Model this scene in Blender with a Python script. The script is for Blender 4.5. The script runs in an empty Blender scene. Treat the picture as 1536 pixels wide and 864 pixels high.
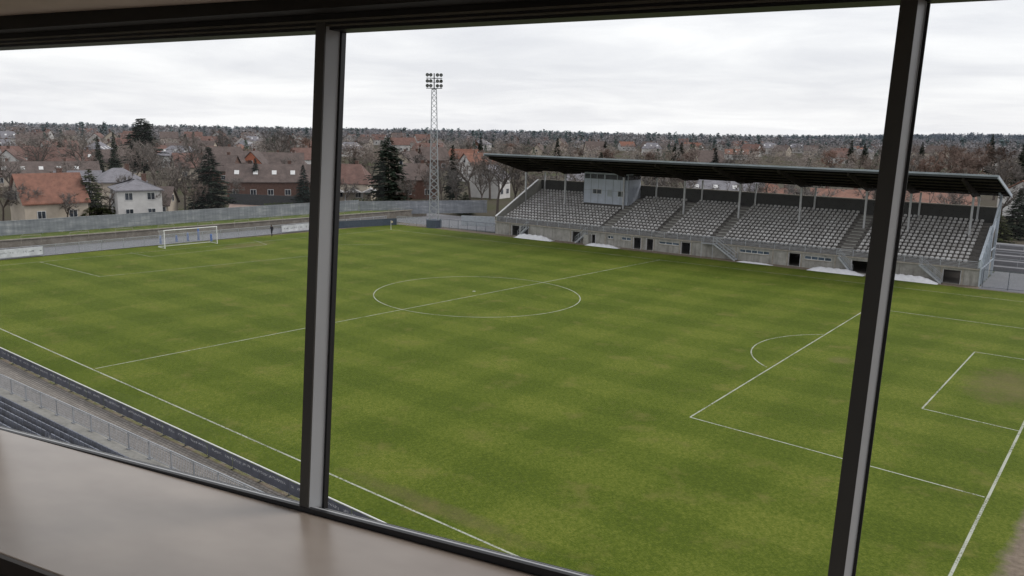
import bpy, math, random
import numpy as np
from mathutils import Vector, Matrix
rnd = random.Random(7)
R = math.radians
col = bpy.context.scene.collection
scene = bpy.context.scene

# ------------------------------------------------------------------ camera
CX, CY, CZ, YAW, PIT, ROLL, FPX = 56.0289, -65.2247, 17.2092, -0.6594, 0.1894, 0.0188, 1274.0952
cpos = Vector((CX, CY, CZ))
fw = Vector((math.sin(YAW)*math.cos(PIT), math.cos(YAW)*math.cos(PIT), -math.sin(PIT)))
r0 = Vector((math.cos(YAW), -math.sin(YAW), 0)); u0 = r0.cross(fw)
rt = math.cos(ROLL)*r0 + math.sin(ROLL)*u0
up = -math.sin(ROLL)*r0 + math.cos(ROLL)*u0
cd = bpy.data.cameras.new('camera'); cam = bpy.data.objects.new('camera', cd); col.objects.link(cam)
cd.sensor_width = 36; cd.lens = FPX/1536*36; cd.clip_start = 0.05; cd.clip_end = 12000
M = Matrix((rt, up, -fw)).transposed().to_4x4(); M.translation = cpos
cam.matrix_world = M
scene.camera = cam

def ray(px, py): return fw*FPX + rt*(px-768) + up*(432-py)
def gp(px, py, z=0.0):                      # surveyed spot on the level z
    d = ray(px, py); t = (z-CZ)/d.z; p = cpos + d*t; return Vector((p.x, p.y, z))
def at(px, dist):                           # spot on the ground at a distance from the press box
    d = ray(px, 300); h = Vector((d.x, d.y, 0)).normalized(); return Vector((CX, CY, 0)) + h*dist
def facing(p): return -math.atan2(p.x-CX, p.y-CY)   # rotz whose local x runs across the view

# ------------------------------------------------------------------ nodes
def lin(c): return tuple(((v/255)/12.92 if v/255 <= .04045 else ((v/255+.055)/1.055)**2.4) for v in c)+(1,)
class NT:
    def __init__(s, mat_or_world):
        s.t = mat_or_world.node_tree; s.n = s.t.nodes; s.l = s.t.links
    def new(s, kind, **k):
        n = s.n.new(kind)
        for a, v in k.items(): setattr(n, a, v)
        return n
    def put(s, sock, v):
        if v is None: return
        if isinstance(v, bpy.types.NodeSocket): s.l.new(v, sock)
        else: sock.default_value = v
    def math(s, op, a, b=None, clamp=False):
        n = s.new('ShaderNodeMath', operation=op, use_clamp=clamp); s.put(n.inputs[0], a); s.put(n.inputs[1], b); return n.outputs[0]
    def noise(s, vec=None, scale=5, detail=4, rough=.5, dist=0):
        n = s.new('ShaderNodeTexNoise'); s.put(n.inputs['Vector'], vec); n.inputs['Scale'].default_value = scale
        n.inputs['Detail'].default_value = detail; n.inputs['Roughness'].default_value = rough; n.inputs['Distortion'].default_value = dist
        return n.outputs[0]
    def ramp(s, f, stops):
        n = s.new('ShaderNodeValToRGB'); s.put(n.inputs[0], f); e = n.color_ramp.elements
        while len(e) < len(stops): e.new(.5)
        for i, (p, c) in enumerate(stops): e[i].position = p; e[i].color = c if len(c) == 4 else tuple(c)+(1,)
        return n.outputs[0]
    def mix(s, f, a, b, mode='MIX'):
        n = s.new('ShaderNodeMix', data_type='RGBA', blend_type=mode); s.put(n.inputs[0], f); s.put(n.inputs[6], a); s.put(n.inputs[7], b); return n.outputs[2]
    def pos(s): return s.new('ShaderNodeNewGeometry').outputs['Position']
    def obj(s): return s.new('ShaderNodeTexCoord').outputs['Object']
    def map(s, v, scale=(1,1,1), rot=(0,0,0)):
        n = s.new('ShaderNodeMapping'); s.put(n.inputs[0], v); n.inputs['Scale'].default_value = scale; n.inputs['Rotation'].default_value = rot; return n.outputs[0]
    def bump(s, h, strength=.3, dist=.05):
        n = s.new('ShaderNodeBump'); n.inputs['Strength'].default_value = strength; n.inputs['Distance'].default_value = dist; s.put(n.inputs['Height'], h); return n.outputs[0]
MATS = {}
def mat(name):
    m = bpy.data.materials.new(name); m.use_nodes = True; nt = NT(m); b = nt.n['Principled BSDF']; MATS[name] = m
    return m, nt, b
def k4(c, k): return (c[0]*k, c[1]*k, c[2]*k, 1)
def simple(name, c, rough=.7, metal=0, var=.18, scale=3, bump=0, bscale=20, objv=False, spec=.5, streak=0):
    if name in MATS: return MATS[name]
    m, nt, b = mat(name)
    c = c if len(c) == 4 else tuple(c)+(1,)
    v = nt.obj()
    f = nt.noise(v, scale, 5, .6)
    cc = nt.ramp(f, [(.3, k4(c, 1-var)), (.7, k4(c, 1+var))])
    if streak:
        f2 = nt.noise(nt.map(v, (6, 6, .4)), 1.5, 4, .6)
        cc = nt.mix(nt.ramp(f2, [(.4, (0,0,0,1)), (.75, (streak,)*3+(1,))]), cc, k4(c, .45))
    if objv:
        oi = nt.new('ShaderNodeObjectInfo')
        kk = nt.ramp(oi.outputs['Random'], [(0, (.75,.75,.75,1)), (1, (1.2,1.2,1.2,1))])
        cc = nt.mix(1.0, cc, kk, 'MULTIPLY')
    nt.put(b.inputs['Base Color'], cc)
    b.inputs['Roughness'].default_value = rough; b.inputs['Metallic'].default_value = metal
    b.inputs['Specular IOR Level'].default_value = spec
    if bump: nt.put(b.inputs['Normal'], nt.bump(nt.noise(v, bscale, 4, .6), bump, .03))
    return m

# ------------------------------------------------------------------ mesh building
class MB:
    def __init__(s): s.v = []; s.f = []; s.m = []
    def quad(s, pts, mi=0):
        i = len(s.v); s.v += [tuple(p) for p in pts]; s.f.append(tuple(range(i, i+len(pts)))); s.m.append(mi)
    def hexa(s, p, mi=0):       # 8 points: bottom 4 ccw, top 4 ccw
        i = len(s.v); s.v += [tuple(q) for q in p]
        for f in ((3,2,1,0),(4,5,6,7),(0,1,5,4),(1,2,6,5),(2,3,7,6),(3,0,4,7)): s.f.append(tuple(i+k for k in f)); s.m.append(mi)
    def box(s, x0, x1, y0, y1, z0, z1, mi=0):
        s.hexa([(x0,y0,z0),(x1,y0,z0),(x1,y1,z0),(x0,y1,z0),(x0,y0,z1),(x1,y0,z1),(x1,y1,z1),(x0,y1,z1)], mi)
    def prism(s, prof, axis, a0, a1, mi=0):   # prof: closed 2-d outline; axis 0 -> (a,p,q), 1 -> (p,a,q), 2 -> (p,q,a)
        def P(a, p, q): return {0: (a,p,q), 1: (p,a,q), 2: (p,q,a)}[axis]
        i = len(s.v); n = len(prof)
        s.v += [P(a0,*p) for p in prof]+[P(a1,*p) for p in prof]
        for k in range(n): s.f.append((i+k, i+(k+1)%n, i+n+(k+1)%n, i+n+k)); s.m.append(mi)
        s.f.append(tuple(i+k for k in range(n))[::-1]); s.f.append(tuple(i+n+k for k in range(n))); s.m += [mi, mi]
    def tube(s, a, b, ra, rb=None, n=6, cap=True, mi=0):
        a = Vector(a); b = Vector(b); rb = ra if rb is None else rb
        d = b-a
        if d.length < 1e-6: return
        d.normalize(); t = d.orthogonal().normalized(); w = d.cross(t); i = len(s.v)
        for c, r_ in ((a, ra), (b, rb)):
            for k in range(n):
                an = 2*math.pi*k/n; s.v.append(tuple(c+(t*math.cos(an)+w*math.sin(an))*r_))
        for k in range(n): s.f.append((i+k, i+(k+1)%n, i+n+(k+1)%n, i+n+k)); s.m.append(mi)
        if cap: s.f.append(tuple(i+k for k in range(n))[::-1]); s.f.append(tuple(i+n+k for k in range(n))); s.m += [mi, mi]
    def bar(s, a, b, w, h, mi=0):      # rectangular bar, h measured towards +z
        a = Vector(a); b = Vector(b); d = (b-a).normalized()
        z = Vector((0,0,1)) if abs(d.z) < .95 else Vector((0,1,0))
        x = d.cross(z).normalized(); y = x.cross(d).normalized()
        p = []
        for c in (a, b): p += [c-x*w/2-y*h/2, c+x*w/2-y*h/2, c+x*w/2+y*h/2, c-x*w/2+y*h/2]
        s.hexa(p, mi)
    def mesh(s, name):
        me = bpy.data.meshes.new(name); me.from_pydata(s.v, [], s.f)
        me.polygons.foreach_set('material_index', s.m); me.update(); return me
    def build(s, name, m, parent=None, smooth=False, bevel=0):
        me = s.mesh(name)
        for q in (m if isinstance(m, (list, tuple)) else [m]): me.materials.append(q)
        import bmesh
        bm = bmesh.new(); bm.from_mesh(me); bmesh.ops.recalc_face_normals(bm, faces=bm.faces)
        bm.to_mesh(me); bm.free()
        if smooth: me.polygons.foreach_set('use_smooth', [True]*len(me.polygons))
        o = bpy.data.objects.new(name, me); col.objects.link(o)
        if parent: o.parent = parent
        if bevel:
            bv = o.modifiers.new('bevel', 'BEVEL'); bv.width = bevel; bv.segments = 2; bv.limit_method = 'ANGLE'
        return o
def tag(o, label=None, cat=None, group=None, kind=None):
    if label: o['label'] = label
    if cat: o['category'] = cat
    if group: o['group'] = group
    if kind: o['kind'] = kind
    return o
def empty(name, loc=(0,0,0), rz=0, label=None, cat=None, group=None):
    o = bpy.data.objects.new(name, None); o.empty_display_size = .3; col.objects.link(o)
    o.location = loc; o.rotation_euler = (0,0,rz); return tag(o, label, cat, group)
KIDS = {}
def copy_tree(o, parent=None):
    c = o.copy(); col.objects.link(c)
    if parent: c.parent = parent
    for ch in [q for q in bpy.data.objects if q.parent == o]: copy_tree(ch, c)
    return c
def struct(name, mb, m): return tag(mb.build(name, m), kind='structure')

# ------------------------------------------------------------------ materials
# pitch grass with soft cross-mown stripes, worn patches, earth edges
def stand_uv(nt, p):     # u, v of the main stand's local axes
    sx = nt.new('ShaderNodeSeparateXYZ'); nt.put(sx.inputs[0], p); return sx.outputs[0], sx.outputs[1]
def grass_material():
    m, nt, b = mat('pitch grass'); p = nt.pos(); X, Y = stand_uv(nt, p)
    wn = nt.noise(p, .12, 3, .5); wn2 = nt.noise(nt.map(p, (1,1,1)), .9, 3, .6)
    wob = nt.math('ADD', nt.math('MULTIPLY', nt.math('SUBTRACT', wn, .5), .6), nt.math('MULTIPLY', nt.math('SUBTRACT', wn2, .5), .5))
    def stripe(c, w, ph):
        a = nt.math('ADD', c, wob); a = nt.math('MULTIPLY', nt.math('ADD', a, ph), math.pi/w)
        return nt.math('MULTIPLY', nt.math('SINE', a), 3.5)
    def cl(v): return nt.math('MAXIMUM', nt.math('MINIMUM', v, 1.0), -1.0)
    s1 = cl(stripe(Y, 3.1, 1.0)); s2 = cl(stripe(X, 4.4, 2.0)); s3 = cl(stripe(nt.math('ADD', X, nt.math('MULTIPLY', Y, -.9)), 5.6, 0.5))
    s = nt.math('ADD', nt.math('ADD', nt.math('MULTIPLY', s1, .040), nt.math('MULTIPLY', s2, .034)), nt.math('MULTIPLY', s3, .014))
    big = nt.noise(p, .06, 4, .55); mid = nt.noise(nt.map(p, (1,1.6,1), (0,0,.3)), 1.1, 6, .75); fine = nt.noise(nt.map(p, (1,2.2,1), (0,0,.5)), 7, 6, .8); fl = nt.noise(nt.map(p, (1.2,1,1), (0,0,.7)), 3.5, 5, .8)
    f = nt.math('ADD', s, nt.math('MULTIPLY', nt.math('SUBTRACT', big, .5), .16))
    f = nt.math('ADD', f, nt.math('MULTIPLY', nt.math('SUBTRACT', mid, .5), .26))
    f = nt.math('ADD', f, nt.math('MULTIPLY', nt.math('SUBTRACT', fine, .5), 1.35))
    f = nt.math('ADD', f, nt.math('MULTIPLY', nt.math('SUBTRACT', fl, .5), .85))
    f = nt.math('ADD', f, .5)
    c = nt.ramp(f, [(.06, (.028,.044,.002,1)), (.5, (.077,.110,.0070,1)), (.94, (.225,.232,.045,1))])
    # dry flecks
    dry = nt.noise(p, .35, 5, .7); dryf = nt.ramp(dry, [(.55, (0,0,0,1)), (.72, (.5,.5,.5,1))])
    c = nt.mix(dryf, c, (.19,.165,.05,1))
    # worn goal mouths
    def spot(cx, cy, rx, ry, edge=.55):
        a = nt.math('DIVIDE', nt.math('SUBTRACT', X, cx), rx); d = nt.math('DIVIDE', nt.math('SUBTRACT', Y, cy), ry)
        q = nt.math('ADD', nt.math('MULTIPLY', a, a), nt.math('MULTIPLY', d, d))
        q = nt.math('ADD', q, nt.math('MULTIPLY', nt.math('SUBTRACT', nt.noise(p, .9, 5, .7), .5), 2.2))
        return nt.math('SUBTRACT', 1.0, q, True)
    worn = nt.math('MAXIMUM', spot(48.6, 1, 3.2, 6), spot(-45.5, 5, 2.2, 5))
    worn = nt.math('MAXIMUM', worn, nt.math('MULTIPLY', spot(37.5, 0, 1.2, 1.4), .7)) 
    worn = nt.math('MAXIMUM', worn, nt.math('MULTIPLY', spot(31.0, -38.6, 7, .8), .7))
    c = nt.mix(nt.math('MULTIPLY', worn, .5), c, (.155,.115,.062,1))
    # earth around the edges
    en = nt.math('MULTIPLY', nt.math('SUBTRACT', nt.noise(p, .8, 6, .65), .5), 1.6)
    e1 = nt.math('SUBTRACT', nt.math('SUBTRACT', Y, nt.math('MULTIPLY', X, .041)), 39.9)      # towards the main stand
    e2 = nt.math('SUBTRACT', nt.math('ADD', X, nt.math('MULTIPLY', nt.math('MAXIMUM', nt.math('ADD', Y, 10.0), 0.0), -.12)), 52.3)                                                         # behind the right goal line
    e3 = nt.math('SUBTRACT', nt.math('SUBTRACT', nt.math('MULTIPLY', Y, .105), X), 53.5)      # behind the left goal
    e4 = nt.math('SUBTRACT', nt.math('SUBTRACT', -40.9, Y), nt.math('MULTIPLY', X, .032))     # along the boards
    e = nt.math('MAXIMUM', nt.math('MAXIMUM', e1, e2), nt.math('MAXIMUM', e3, nt.math('SUBTRACT', e4, .2)))
    e = nt.math('MULTIPLY', nt.math('ADD', nt.math('ADD', e, en), .2), 1.6, True)
    earth = nt.ramp(nt.noise(p, 2.5, 6, .7), [(.3, (.12,.095,.072,1)), (.7, (.26,.21,.165,1))])
    c = nt.mix(e, c, earth)
    nt.put(b.inputs['Base Color'], c); b.inputs['Roughness'].default_value = .9; b.inputs['Specular IOR Level'].default_value = .15
    nt.put(b.inputs['Normal'], nt.bump(nt.noise(p, 7, 6, .8), .55, .08))
    return m
GRASS = grass_material()
def line_material():
    m, nt, b = mat('line paint'); p = nt.pos()
    f = nt.math('ADD', nt.noise(p, 9, 6, .8), nt.math('MULTIPLY', nt.noise(p, .5, 3, .6), .55))
    a = nt.ramp(f, [(.62, (.12,.12,.12,1)), (.80, (.92,.92,.92,1))])
    tr = nt.new('ShaderNodeBsdfTransparent'); mx = nt.new('ShaderNodeMixShader')
    b.inputs['Base Color'].default_value = (.42,.44,.36,1); b.inputs['Roughness'].default_value = .9
    nt.put(mx.inputs[0], a); nt.l.new(tr.outputs[0], mx.inputs[1]); nt.l.new(b.outputs[0], mx.inputs[2])
    nt.l.new(mx.outputs[0], nt.n['Material Output'].inputs[0]); return m
LINE = line_material()
def ground_material():
    m, nt, b = mat('town ground'); p = nt.pos()
    f = nt.noise(p, .03, 5, .6)
    c = nt.ramp(f, [(.36, (.055,.062,.022,1)), (.46, (.075,.066,.045,1)), (.62, (.085,.068,.055,1)), (.75, (.07,.062,.055,1))])
    c = nt.mix(nt.ramp(nt.noise(p, .8, 6, .7), [(.3, (0,0,0,1)), (.8, (.5,.5,.5,1))]), c, (.035,.035,.022,1))
    nt.put(b.inputs['Base Color'], c); b.inputs['Roughness'].default_value = .95; b.inputs['Specular IOR Level'].default_value = .1; return m
GROUND = ground_material()
def worldnoise(name, stops, scale, rough=.9, bump=.2, scale2=None, spec=.3):
    m, nt, b = mat(name); p = nt.pos()
    f = nt.noise(p, scale, 6, .65)
    if scale2: f = nt.math('ADD', nt.math('MULTIPLY', f, .6), nt.math('MULTIPLY', nt.noise(p, scale2, 5, .6), .4))
    nt.put(b.inputs['Base Color'], nt.ramp(f, stops)); b.inputs['Roughness'].default_value = rough; b.inputs['Specular IOR Level'].default_value = spec
    nt.put(b.inputs['Normal'], nt.bump(nt.noise(p, scale*6, 5, .7), bump, .03)); return m
LAWN = worldnoise('bank grass', [(.3, (.045,.07,.012,1)), (.5, (.08,.11,.02,1)), (.7, (.15,.15,.05,1))], .8)
ASPHALT = worldnoise('asphalt', [(.3, (.15,.15,.165,1)), (.7, (.23,.23,.245,1))], .5, scale2=6)
CONCRETE = worldnoise('weathered concrete', [(.25, (.17,.165,.15,1)), (.5, (.28,.272,.25,1)), (.75, (.37,.36,.335,1))], .7, scale2=5)
DARKCONC = worldnoise('dark terrace concrete', [(.3, (.10,.092,.085,1)), (.7, (.185,.172,.16,1))], .9, scale2=6)
OLDSTEP = worldnoise('mossy terrace steps', [(.3, (.10,.09,.075,1)), (.5, (.18,.162,.14,1)), (.7, (.27,.25,.225,1))], .9, scale2=7)
COPING = worldnoise('terrace kerb', [(.3, (.20,.18,.15,1)), (.7, (.36,.33,.29,1))], 1.5)
def paving_material():
    m, nt, b = mat('block paving'); p = nt.pos()
    br = nt.new('ShaderNodeTexBrick'); nt.put(br.inputs['Vector'], nt.map(p, (1,1,1), (0,0,.03)))
    br.inputs['Scale'].default_value = 1.9; br.inputs['Mortar Size'].default_value = .035; br.inputs['Brick Width'].default_value = .62; br.inputs['Row Height'].default_value = .34
    br.inputs['Color1'].default_value = (.30,.27,.245,1); br.inputs['Color2'].default_value = (.21,.19,.17,1); br.inputs['Mortar'].default_value = (.06,.055,.045,1)
    c = nt.mix(nt.ramp(nt.noise(p, .5, 5, .7), [(.35, (0,0,0,1)), (.75, (.6,.6,.6,1))]), br.outputs[0], (.11,.098,.082,1))
    nt.put(b.inputs['Base Color'], c); b.inputs['Roughness'].default_value = .9
    nt.put(b.inputs['Normal'], nt.bump(br.outputs[1], -.4, .01)); return m
PAVING = paving_material()
def stained_wall():
    m, nt, b = mat('stained concrete wall'); p = nt.pos()
    c = nt.ramp(nt.noise(p, .8, 6, .7), [(.3, (.19,.183,.165,1)), (.7, (.36,.35,.325,1))])
    st_ = nt.noise(nt.map(p, (2.6,2.6,.25)), 1.0, 5, .7); c = nt.mix(nt.ramp(st_, [(.5, (0,0,0,1)), (.72, (.75,.75,.75,1))]), c, (.10,.093,.08,1))
    nt.put(b.inputs['Base Color'], c); b.inputs['Roughness'].default_value = .9; nt.put(b.inputs['Normal'], nt.bump(nt.noise(p, 8, 4, .6), .3, .02)); return m
STAIN = stained_wall()
def metal_panel():
    m, nt, b = mat('grey fence sheet'); p = nt.pos()
    f = nt.noise(nt.map(p, (.35,.35,2.2)), .9, 6, .7); g = nt.noise(nt.map(p, (1.2,1.2,.2)), 1.2, 3, .6)
    f = nt.math('ADD', nt.math('MULTIPLY', f, .65), nt.math('MULTIPLY', g, .35))
    nt.put(b.inputs['Base Color'], nt.ramp(f, [(.34, (.15,.165,.19,1)), (.52, (.235,.25,.275,1)), (.68, (.42,.43,.45,1))]))
    b.inputs['Roughness'].default_value = .55; b.inputs['Metallic'].default_value = .2; return m
SHEET = metal_panel()
def see_through(name, c, cover, scale):
    m, nt, b = mat(name); p = nt.obj()
    b.inputs['Base Color'].default_value = c; b.inputs['Roughness'].default_value = .6
    f = nt.noise(p, scale, 4, .7)
    a = nt.ramp(f, [(.35, (cover*.7,)*3+(1,)), (.65, (min(1, cover*1.3),)*3+(1,))])
    tr = nt.new('ShaderNodeBsdfTransparent'); mx = nt.new('ShaderNodeMixShader')
    nt.put(mx.inputs[0], a); nt.l.new(tr.outputs[0], mx.inputs[1]); nt.l.new(b.outputs[0], mx.inputs[2]); nt.l.new(mx.outputs[0], nt.n['Material Output'].inputs[0]); return m
CHAIN = see_through('chain link mesh', (.30,.32,.36,1), .38, .7)
NETM = see_through('goal net', (.7,.7,.75,1), .13, 3)
BALUST = see_through('balustrade mesh', (.16,.17,.20,1), .55, 3)
STEEL = simple('galvanised steel', (.36,.375,.40), .5, .35, .15)
WHITE = simple('white paint', (.78,.78,.78), .45, 0, .05)
BLUESTEEL = simple('pale blue steel', (.42,.47,.53), .5, .1, .14, 2, streak=.3)
POSTM = simple('stand post paint', (.5,.5,.52), .5, .1, .12, 2, streak=.3)
DARKSTEEL = simple('dark steel', (.045,.05,.055), .55, .2)
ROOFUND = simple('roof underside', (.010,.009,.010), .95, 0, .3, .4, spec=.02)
ROOFTOP = simple('roof sheet', (.16,.18,.19), .6, .2, .2, .3)
FASCIA = simple('roof fascia', (.30,.34,.38), .5, .2, .25, .5)
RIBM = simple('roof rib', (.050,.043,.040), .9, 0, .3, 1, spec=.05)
BOOTHM = simple('pale booth panel', (.47,.51,.60), .5, 0, .12, 1, streak=.15)
def glassdark(name, c=(.03,.035,.045,1)):
    m, nt, b = mat(name); nt.put(b.inputs['Base Color'], nt.ramp(nt.noise(nt.obj(), 1.2, 3, .6), [(.3, k4(c,.6)), (.7, k4(c,2.2))]))
    b.inputs['Roughness'].default_value = .08; b.inputs['Specular IOR Level'].default_value = .7; return m
WGLASS = glassdark('window glass'); BGLASS = glassdark('stand window glass', (.05,.065,.09,1))
NAVY = simple('navy board', (.05,.068,.10), .6, 0, .15)
def lettered(name, c, ink, zlo, zhi, rough, sx):
    m, nt, b = mat(name); v = nt.obj(); q = nt.new('ShaderNodeSeparateXYZ'); nt.put(q.inputs[0], v)
    base = nt.ramp(nt.noise(v, 1.2, 4, .6), [(.3, k4(c, .75)), (.7, k4(c, 1.25))])
    band = nt.math('MULTIPLY', nt.math('GREATER_THAN', q.outputs[2], zlo), nt.math('LESS_THAN', q.outputs[2], zhi))
    let = nt.math('GREATER_THAN', nt.noise(nt.map(v, (sx, 1, sx*1.5)), 1.0, 2, .6), .53)
    word = nt.math('GREATER_THAN', nt.noise(nt.map(v, (1.6, .3, .1)), 1.0, 1, .5), .46)
    nt.put(b.inputs['Base Color'], nt.mix(nt.math('MULTIPLY', nt.math('MULTIPLY', band, let), word), base, ink)); b.inputs['Roughness'].default_value = rough; return m
BANNER = lettered('dark banner cloth', (.085,.09,.115,1), (.48,.49,.52,1), .50, .62, .8, 14)
LETTER = simple('banner lettering', (.42,.43,.46), .7, 0, .2, 8)
INK = simple('board ink', (.10,.11,.14), .7)
BOARDW = lettered('white board', (.58,.59,.64,1), (.12,.13,.16,1), .68, .86, .55, 5)
TARP = simple('white tarpaulin', (.66,.66,.69), .6, 0, .08, 2, .5, 3)
BLUEP = simple('blue padding', (.05,.13,.40), .6)
def seat_material():
    m, nt, b = mat('grey seat plastic'); g_ = nt.new('ShaderNodeObjectInfo').outputs['Location']; p = nt.pos()
    wn_ = nt.new('ShaderNodeTexWhiteNoise'); sn = nt.new('ShaderNodeVectorMath', operation='SNAP'); nt.put(sn.inputs[0], p); sn.inputs[1].default_value = (.6,.885,50); nt.put(wn_.inputs[0], sn.outputs[0])
    c = nt.ramp(wn_.outputs[0], [(0, (.40,.385,.375,1)), (.5, (.51,.495,.49,1)), (1, (.60,.59,.585,1))])
    c = nt.mix(nt.ramp(nt.noise(p, .5, 5, .7), [(.35, (.45,.45,.45,1)), (.6, (0,0,0,1))]), c, (.30,.28,.26,1))
    nt.put(b.inputs['Base Color'], c); b.inputs['Roughness'].default_value = .5; return m
SEATW = seat_material()
SEATD = simple('dark blue seat plastic', (.125,.135,.17), .45, 0, .25, 3, objv=True)
ORANGE = simple('orange roof tile', (.19,.085,.058), .85, 0, .3, 1.2, .5, 6)
REDT2 = simple('faded orange tile', (.20,.10,.072), .85, 0, .3, .8, .4, 6)
REDT = simple('dull red roof tile', (.135,.075,.062), .85, 0, .3, .8, .4, 6)
BROWNT = simple('brown roof tile', (.10,.075,.068), .85, 0, .3, .8, .4, 6)
GREYT = simple('grey roof slate', (.17,.165,.185), .8, 0, .25, .9, .4, 6)
CREAM = simple('cream render', (.46,.40,.33), .9, 0, .1, 1)
WHITER = simple('white render', (.58,.57,.56), .9, 0, .1, 1)
BRICKW = simple('brown brick', (.12,.065,.05), .9, 0, .25, 2)
FRAMEW = simple('white window frame', (.6,.6,.6), .6)
HEDGE = simple('hedge leaves', (.05,.07,.02), .9, 0, .5, 2)
BARK = simple('bark', (.085,.068,.057), .95, 0, .3, 4)
DBARK = simple('dark bark', (.04,.03,.025), .95, 0, .3, 4)
def leafmat(name, c, var):
    m, nt, b = mat(name); oi = nt.new('ShaderNodeObjectInfo'); f = nt.noise(nt.obj(), .8, 3, .6)
    cc = nt.ramp(f, [(.3, k4(c, 1-var)), (.7, k4(c, 1+var))])
    kk = nt.ramp(oi.outputs['Random'], [(0, (.7,.72,.75,1)), (.5, (1,1,1,1)), (1, (1.3,1.15,1.1,1))])
    nt.put(b.inputs['Base Color'], nt.mix(1.0, cc, kk, 'MULTIPLY')); b.inputs['Roughness'].default_value = .9; b.inputs['Specular IOR Level'].default_value = .15; return m
TWIG = leafmat('brown twigs', (.165,.146,.134), .35)
TWIGP = leafmat('grey twigs', (.19,.168,.152), .3)
TWIGR = leafmat('reddish twigs', (.17,.122,.102), .3)
SPRUCE = leafmat('spruce needles', (.024,.036,.024), .6)
SPRUCEB = leafmat('bluish spruce needles', (.028,.042,.036), .5)
SPRUCEG = leafmat('olive conifer needles', (.034,.044,.016), .6)

# ------------------------------------------------------------------ ground and surroundings
mb = MB()
NA, NR = 360, 44
rad = [0]+[30*(1.155**i) for i in range(NR)]
def terr(x, y):
    d = math.hypot(x-CX, y-CY)
    if d < 700: return 0.0
    a = math.degrees(math.atan2(x-CX, y-CY))        # -69 left edge .. -7 right edge
    rise = max(0, min(1, (a+24)/14))*13.0*max(0, min(1, (d-900)/600))
    z = rise - 4.5*min(1, (d-700)/500) + (1.6*math.sin(x*.004)*math.sin(y*.005+1)+1.1*math.sin(a*1.1)*math.sin(d*.004))*min(1, (d-700)/400)
    if d > 1900: z -= (d-1900)*.05
    return z
pts = []
for ri in rad[1:]:
    for k in range(NA):
        an = 2*math.pi*k/NA; x = CX+ri*math.cos(an); y = CY+ri*math.sin(an); pts.append((x, y, terr(x, y)))
mb.v = [(CX, CY, 0)]+pts
for k in range(NA): mb.f.append((0, 1+k, 1+(k+1)%NA)); mb.m.append(0)
for i in range(NR-1):
    for k in range(NA):
        a = 1+i*NA; mb.f.append((a+k, a+NA+k, a+NA+(k+1)%NA, a+(k+1)%NA)); mb.m.append(0)
struct('ground', mb, GROUND)

SA = gp(743, 350.4); SB = gp(1466.3, 429.8)
SU = (SB-SA); SL = SU.length; SU.normalize(); SV = Vector((-SU.y, SU.x, 0)); SROT = math.atan2(SU.y, SU.x)
def sp(u, v, z=0): return SA+SU*u+SV*v+Vector((0,0,z))

def left_x(y): return -55.0 + (y+20)*.065       # perimeter line behind the left goal
mb = MB()
mb.quad([(left_x(-60), -60, .004), (75, -60, .004), (75, 43.2, .004), (SB.x, SB.y+.1, .004), (SA.x, SA.y+.1, .004), (-42, 41.0, .004), (left_x(44)+.5, 44, .004)])
struct('grass_pitch', mb, GRASS)
# asphalt behind left goal and in the corner
mb = MB(); mb.quad([(-66, -70, .008), (left_x(-70)-.3, -70, .008), (left_x(40)-.3, 40, .008), (-62, 42, .008)])
mb.quad([(-56, 40.5, .012), (-41, 41.2, .012), (-31, 42.2, .012), (-33, 56, .012), (-60, 56, .012)])
struct('asphalt_track', mb, ASPHALT)
mb = MB(); mb.quad([sp(69.3, -1.5, .012), sp(110, 0, .012), sp(110, 14, .012), sp(69.3, 14, .012)])
struct('paved_yard', mb, ASPHALT)

# painted lines
def line_seg(mb, a, b, w, z=.010):
    a = Vector(a[:2]+(0,)) if isinstance(a, tuple) else Vector((a.x,a.y,0)); b = Vector(b[:2]+(0,)) if isinstance(b, tuple) else Vector((b.x,b.y,0))
    d = (b-a).normalized(); n = Vector((-d.y, d.x, 0))*w/2; zz = Vector((0,0,z))
    mb.quad([a-n+zz, b-n+zz, b+n+zz, a+n+zz])
GLx = lambda y: 51.2+ (y+20)*-.0
lines = MB()
P = lambda x, y: gp(x, y)
nl, nr = P(0,493), P(765,830)
halfn = P(143,553); halff = P(990,390)
dn = (nr-nl).normalized()
gl_a, gl_b = P(1425,864), P(1536,635)
dg = (gl_b-gl_a).normalized()
def isect(p, d, q, e):
    den = d.x*e.y-d.y*e.x; t = ((q.x-p.x)*e.y-(q.y-p.y)*e.x)/den; return p+d*t
cn = isect(nl, dn, gl_a, dg)                  # right near corner
lgl_a, lgl_b = P(60,393), P(586,345)
dl = (lgl_b-lgl_a).normalized()
cfl = P(586,344.5); cfr0 = P(1536,453); dfr = (cfr0-halff).normalized()
cfr = isect(halff, dfr, gl_a, dg); cnl = isect(nl, dn, lgl_a, dl)
W1, W2 = .115, .10
line_seg(lines, cnl, cn, W1); line_seg(lines, cn, cfr, .135)
line_seg(lines, halfn, halff, .10, .0104); line_seg(lines, cfl, halff, .09, .0108); line_seg(lines, halff, cfr, .09, .0106); line_seg(lines, cnl, cfl, .08, .0104)
def poly(pts_, w, z=.0114):
    for i in range(len(pts_)-1): line_seg(lines, P(*pts_[i]), P(*pts_[i+1]), w, z+.0004*i)
poly([(1477,746), (1035,626), (1303,462), (1536,493), (1640,508)], .105)
poly([(1530,647), (1383,613), (1462,528), (1600,549)], .105)
poly([(60,393), (150,415), (463,384), (860,352)][:3], .09)
poly([(195,379), (226,385), (400,367), (380,360)], .08)
poly([(500,367), (577,367), (470,381)][:2], .07)
struct('pitch_lines', lines, LINE)
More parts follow.
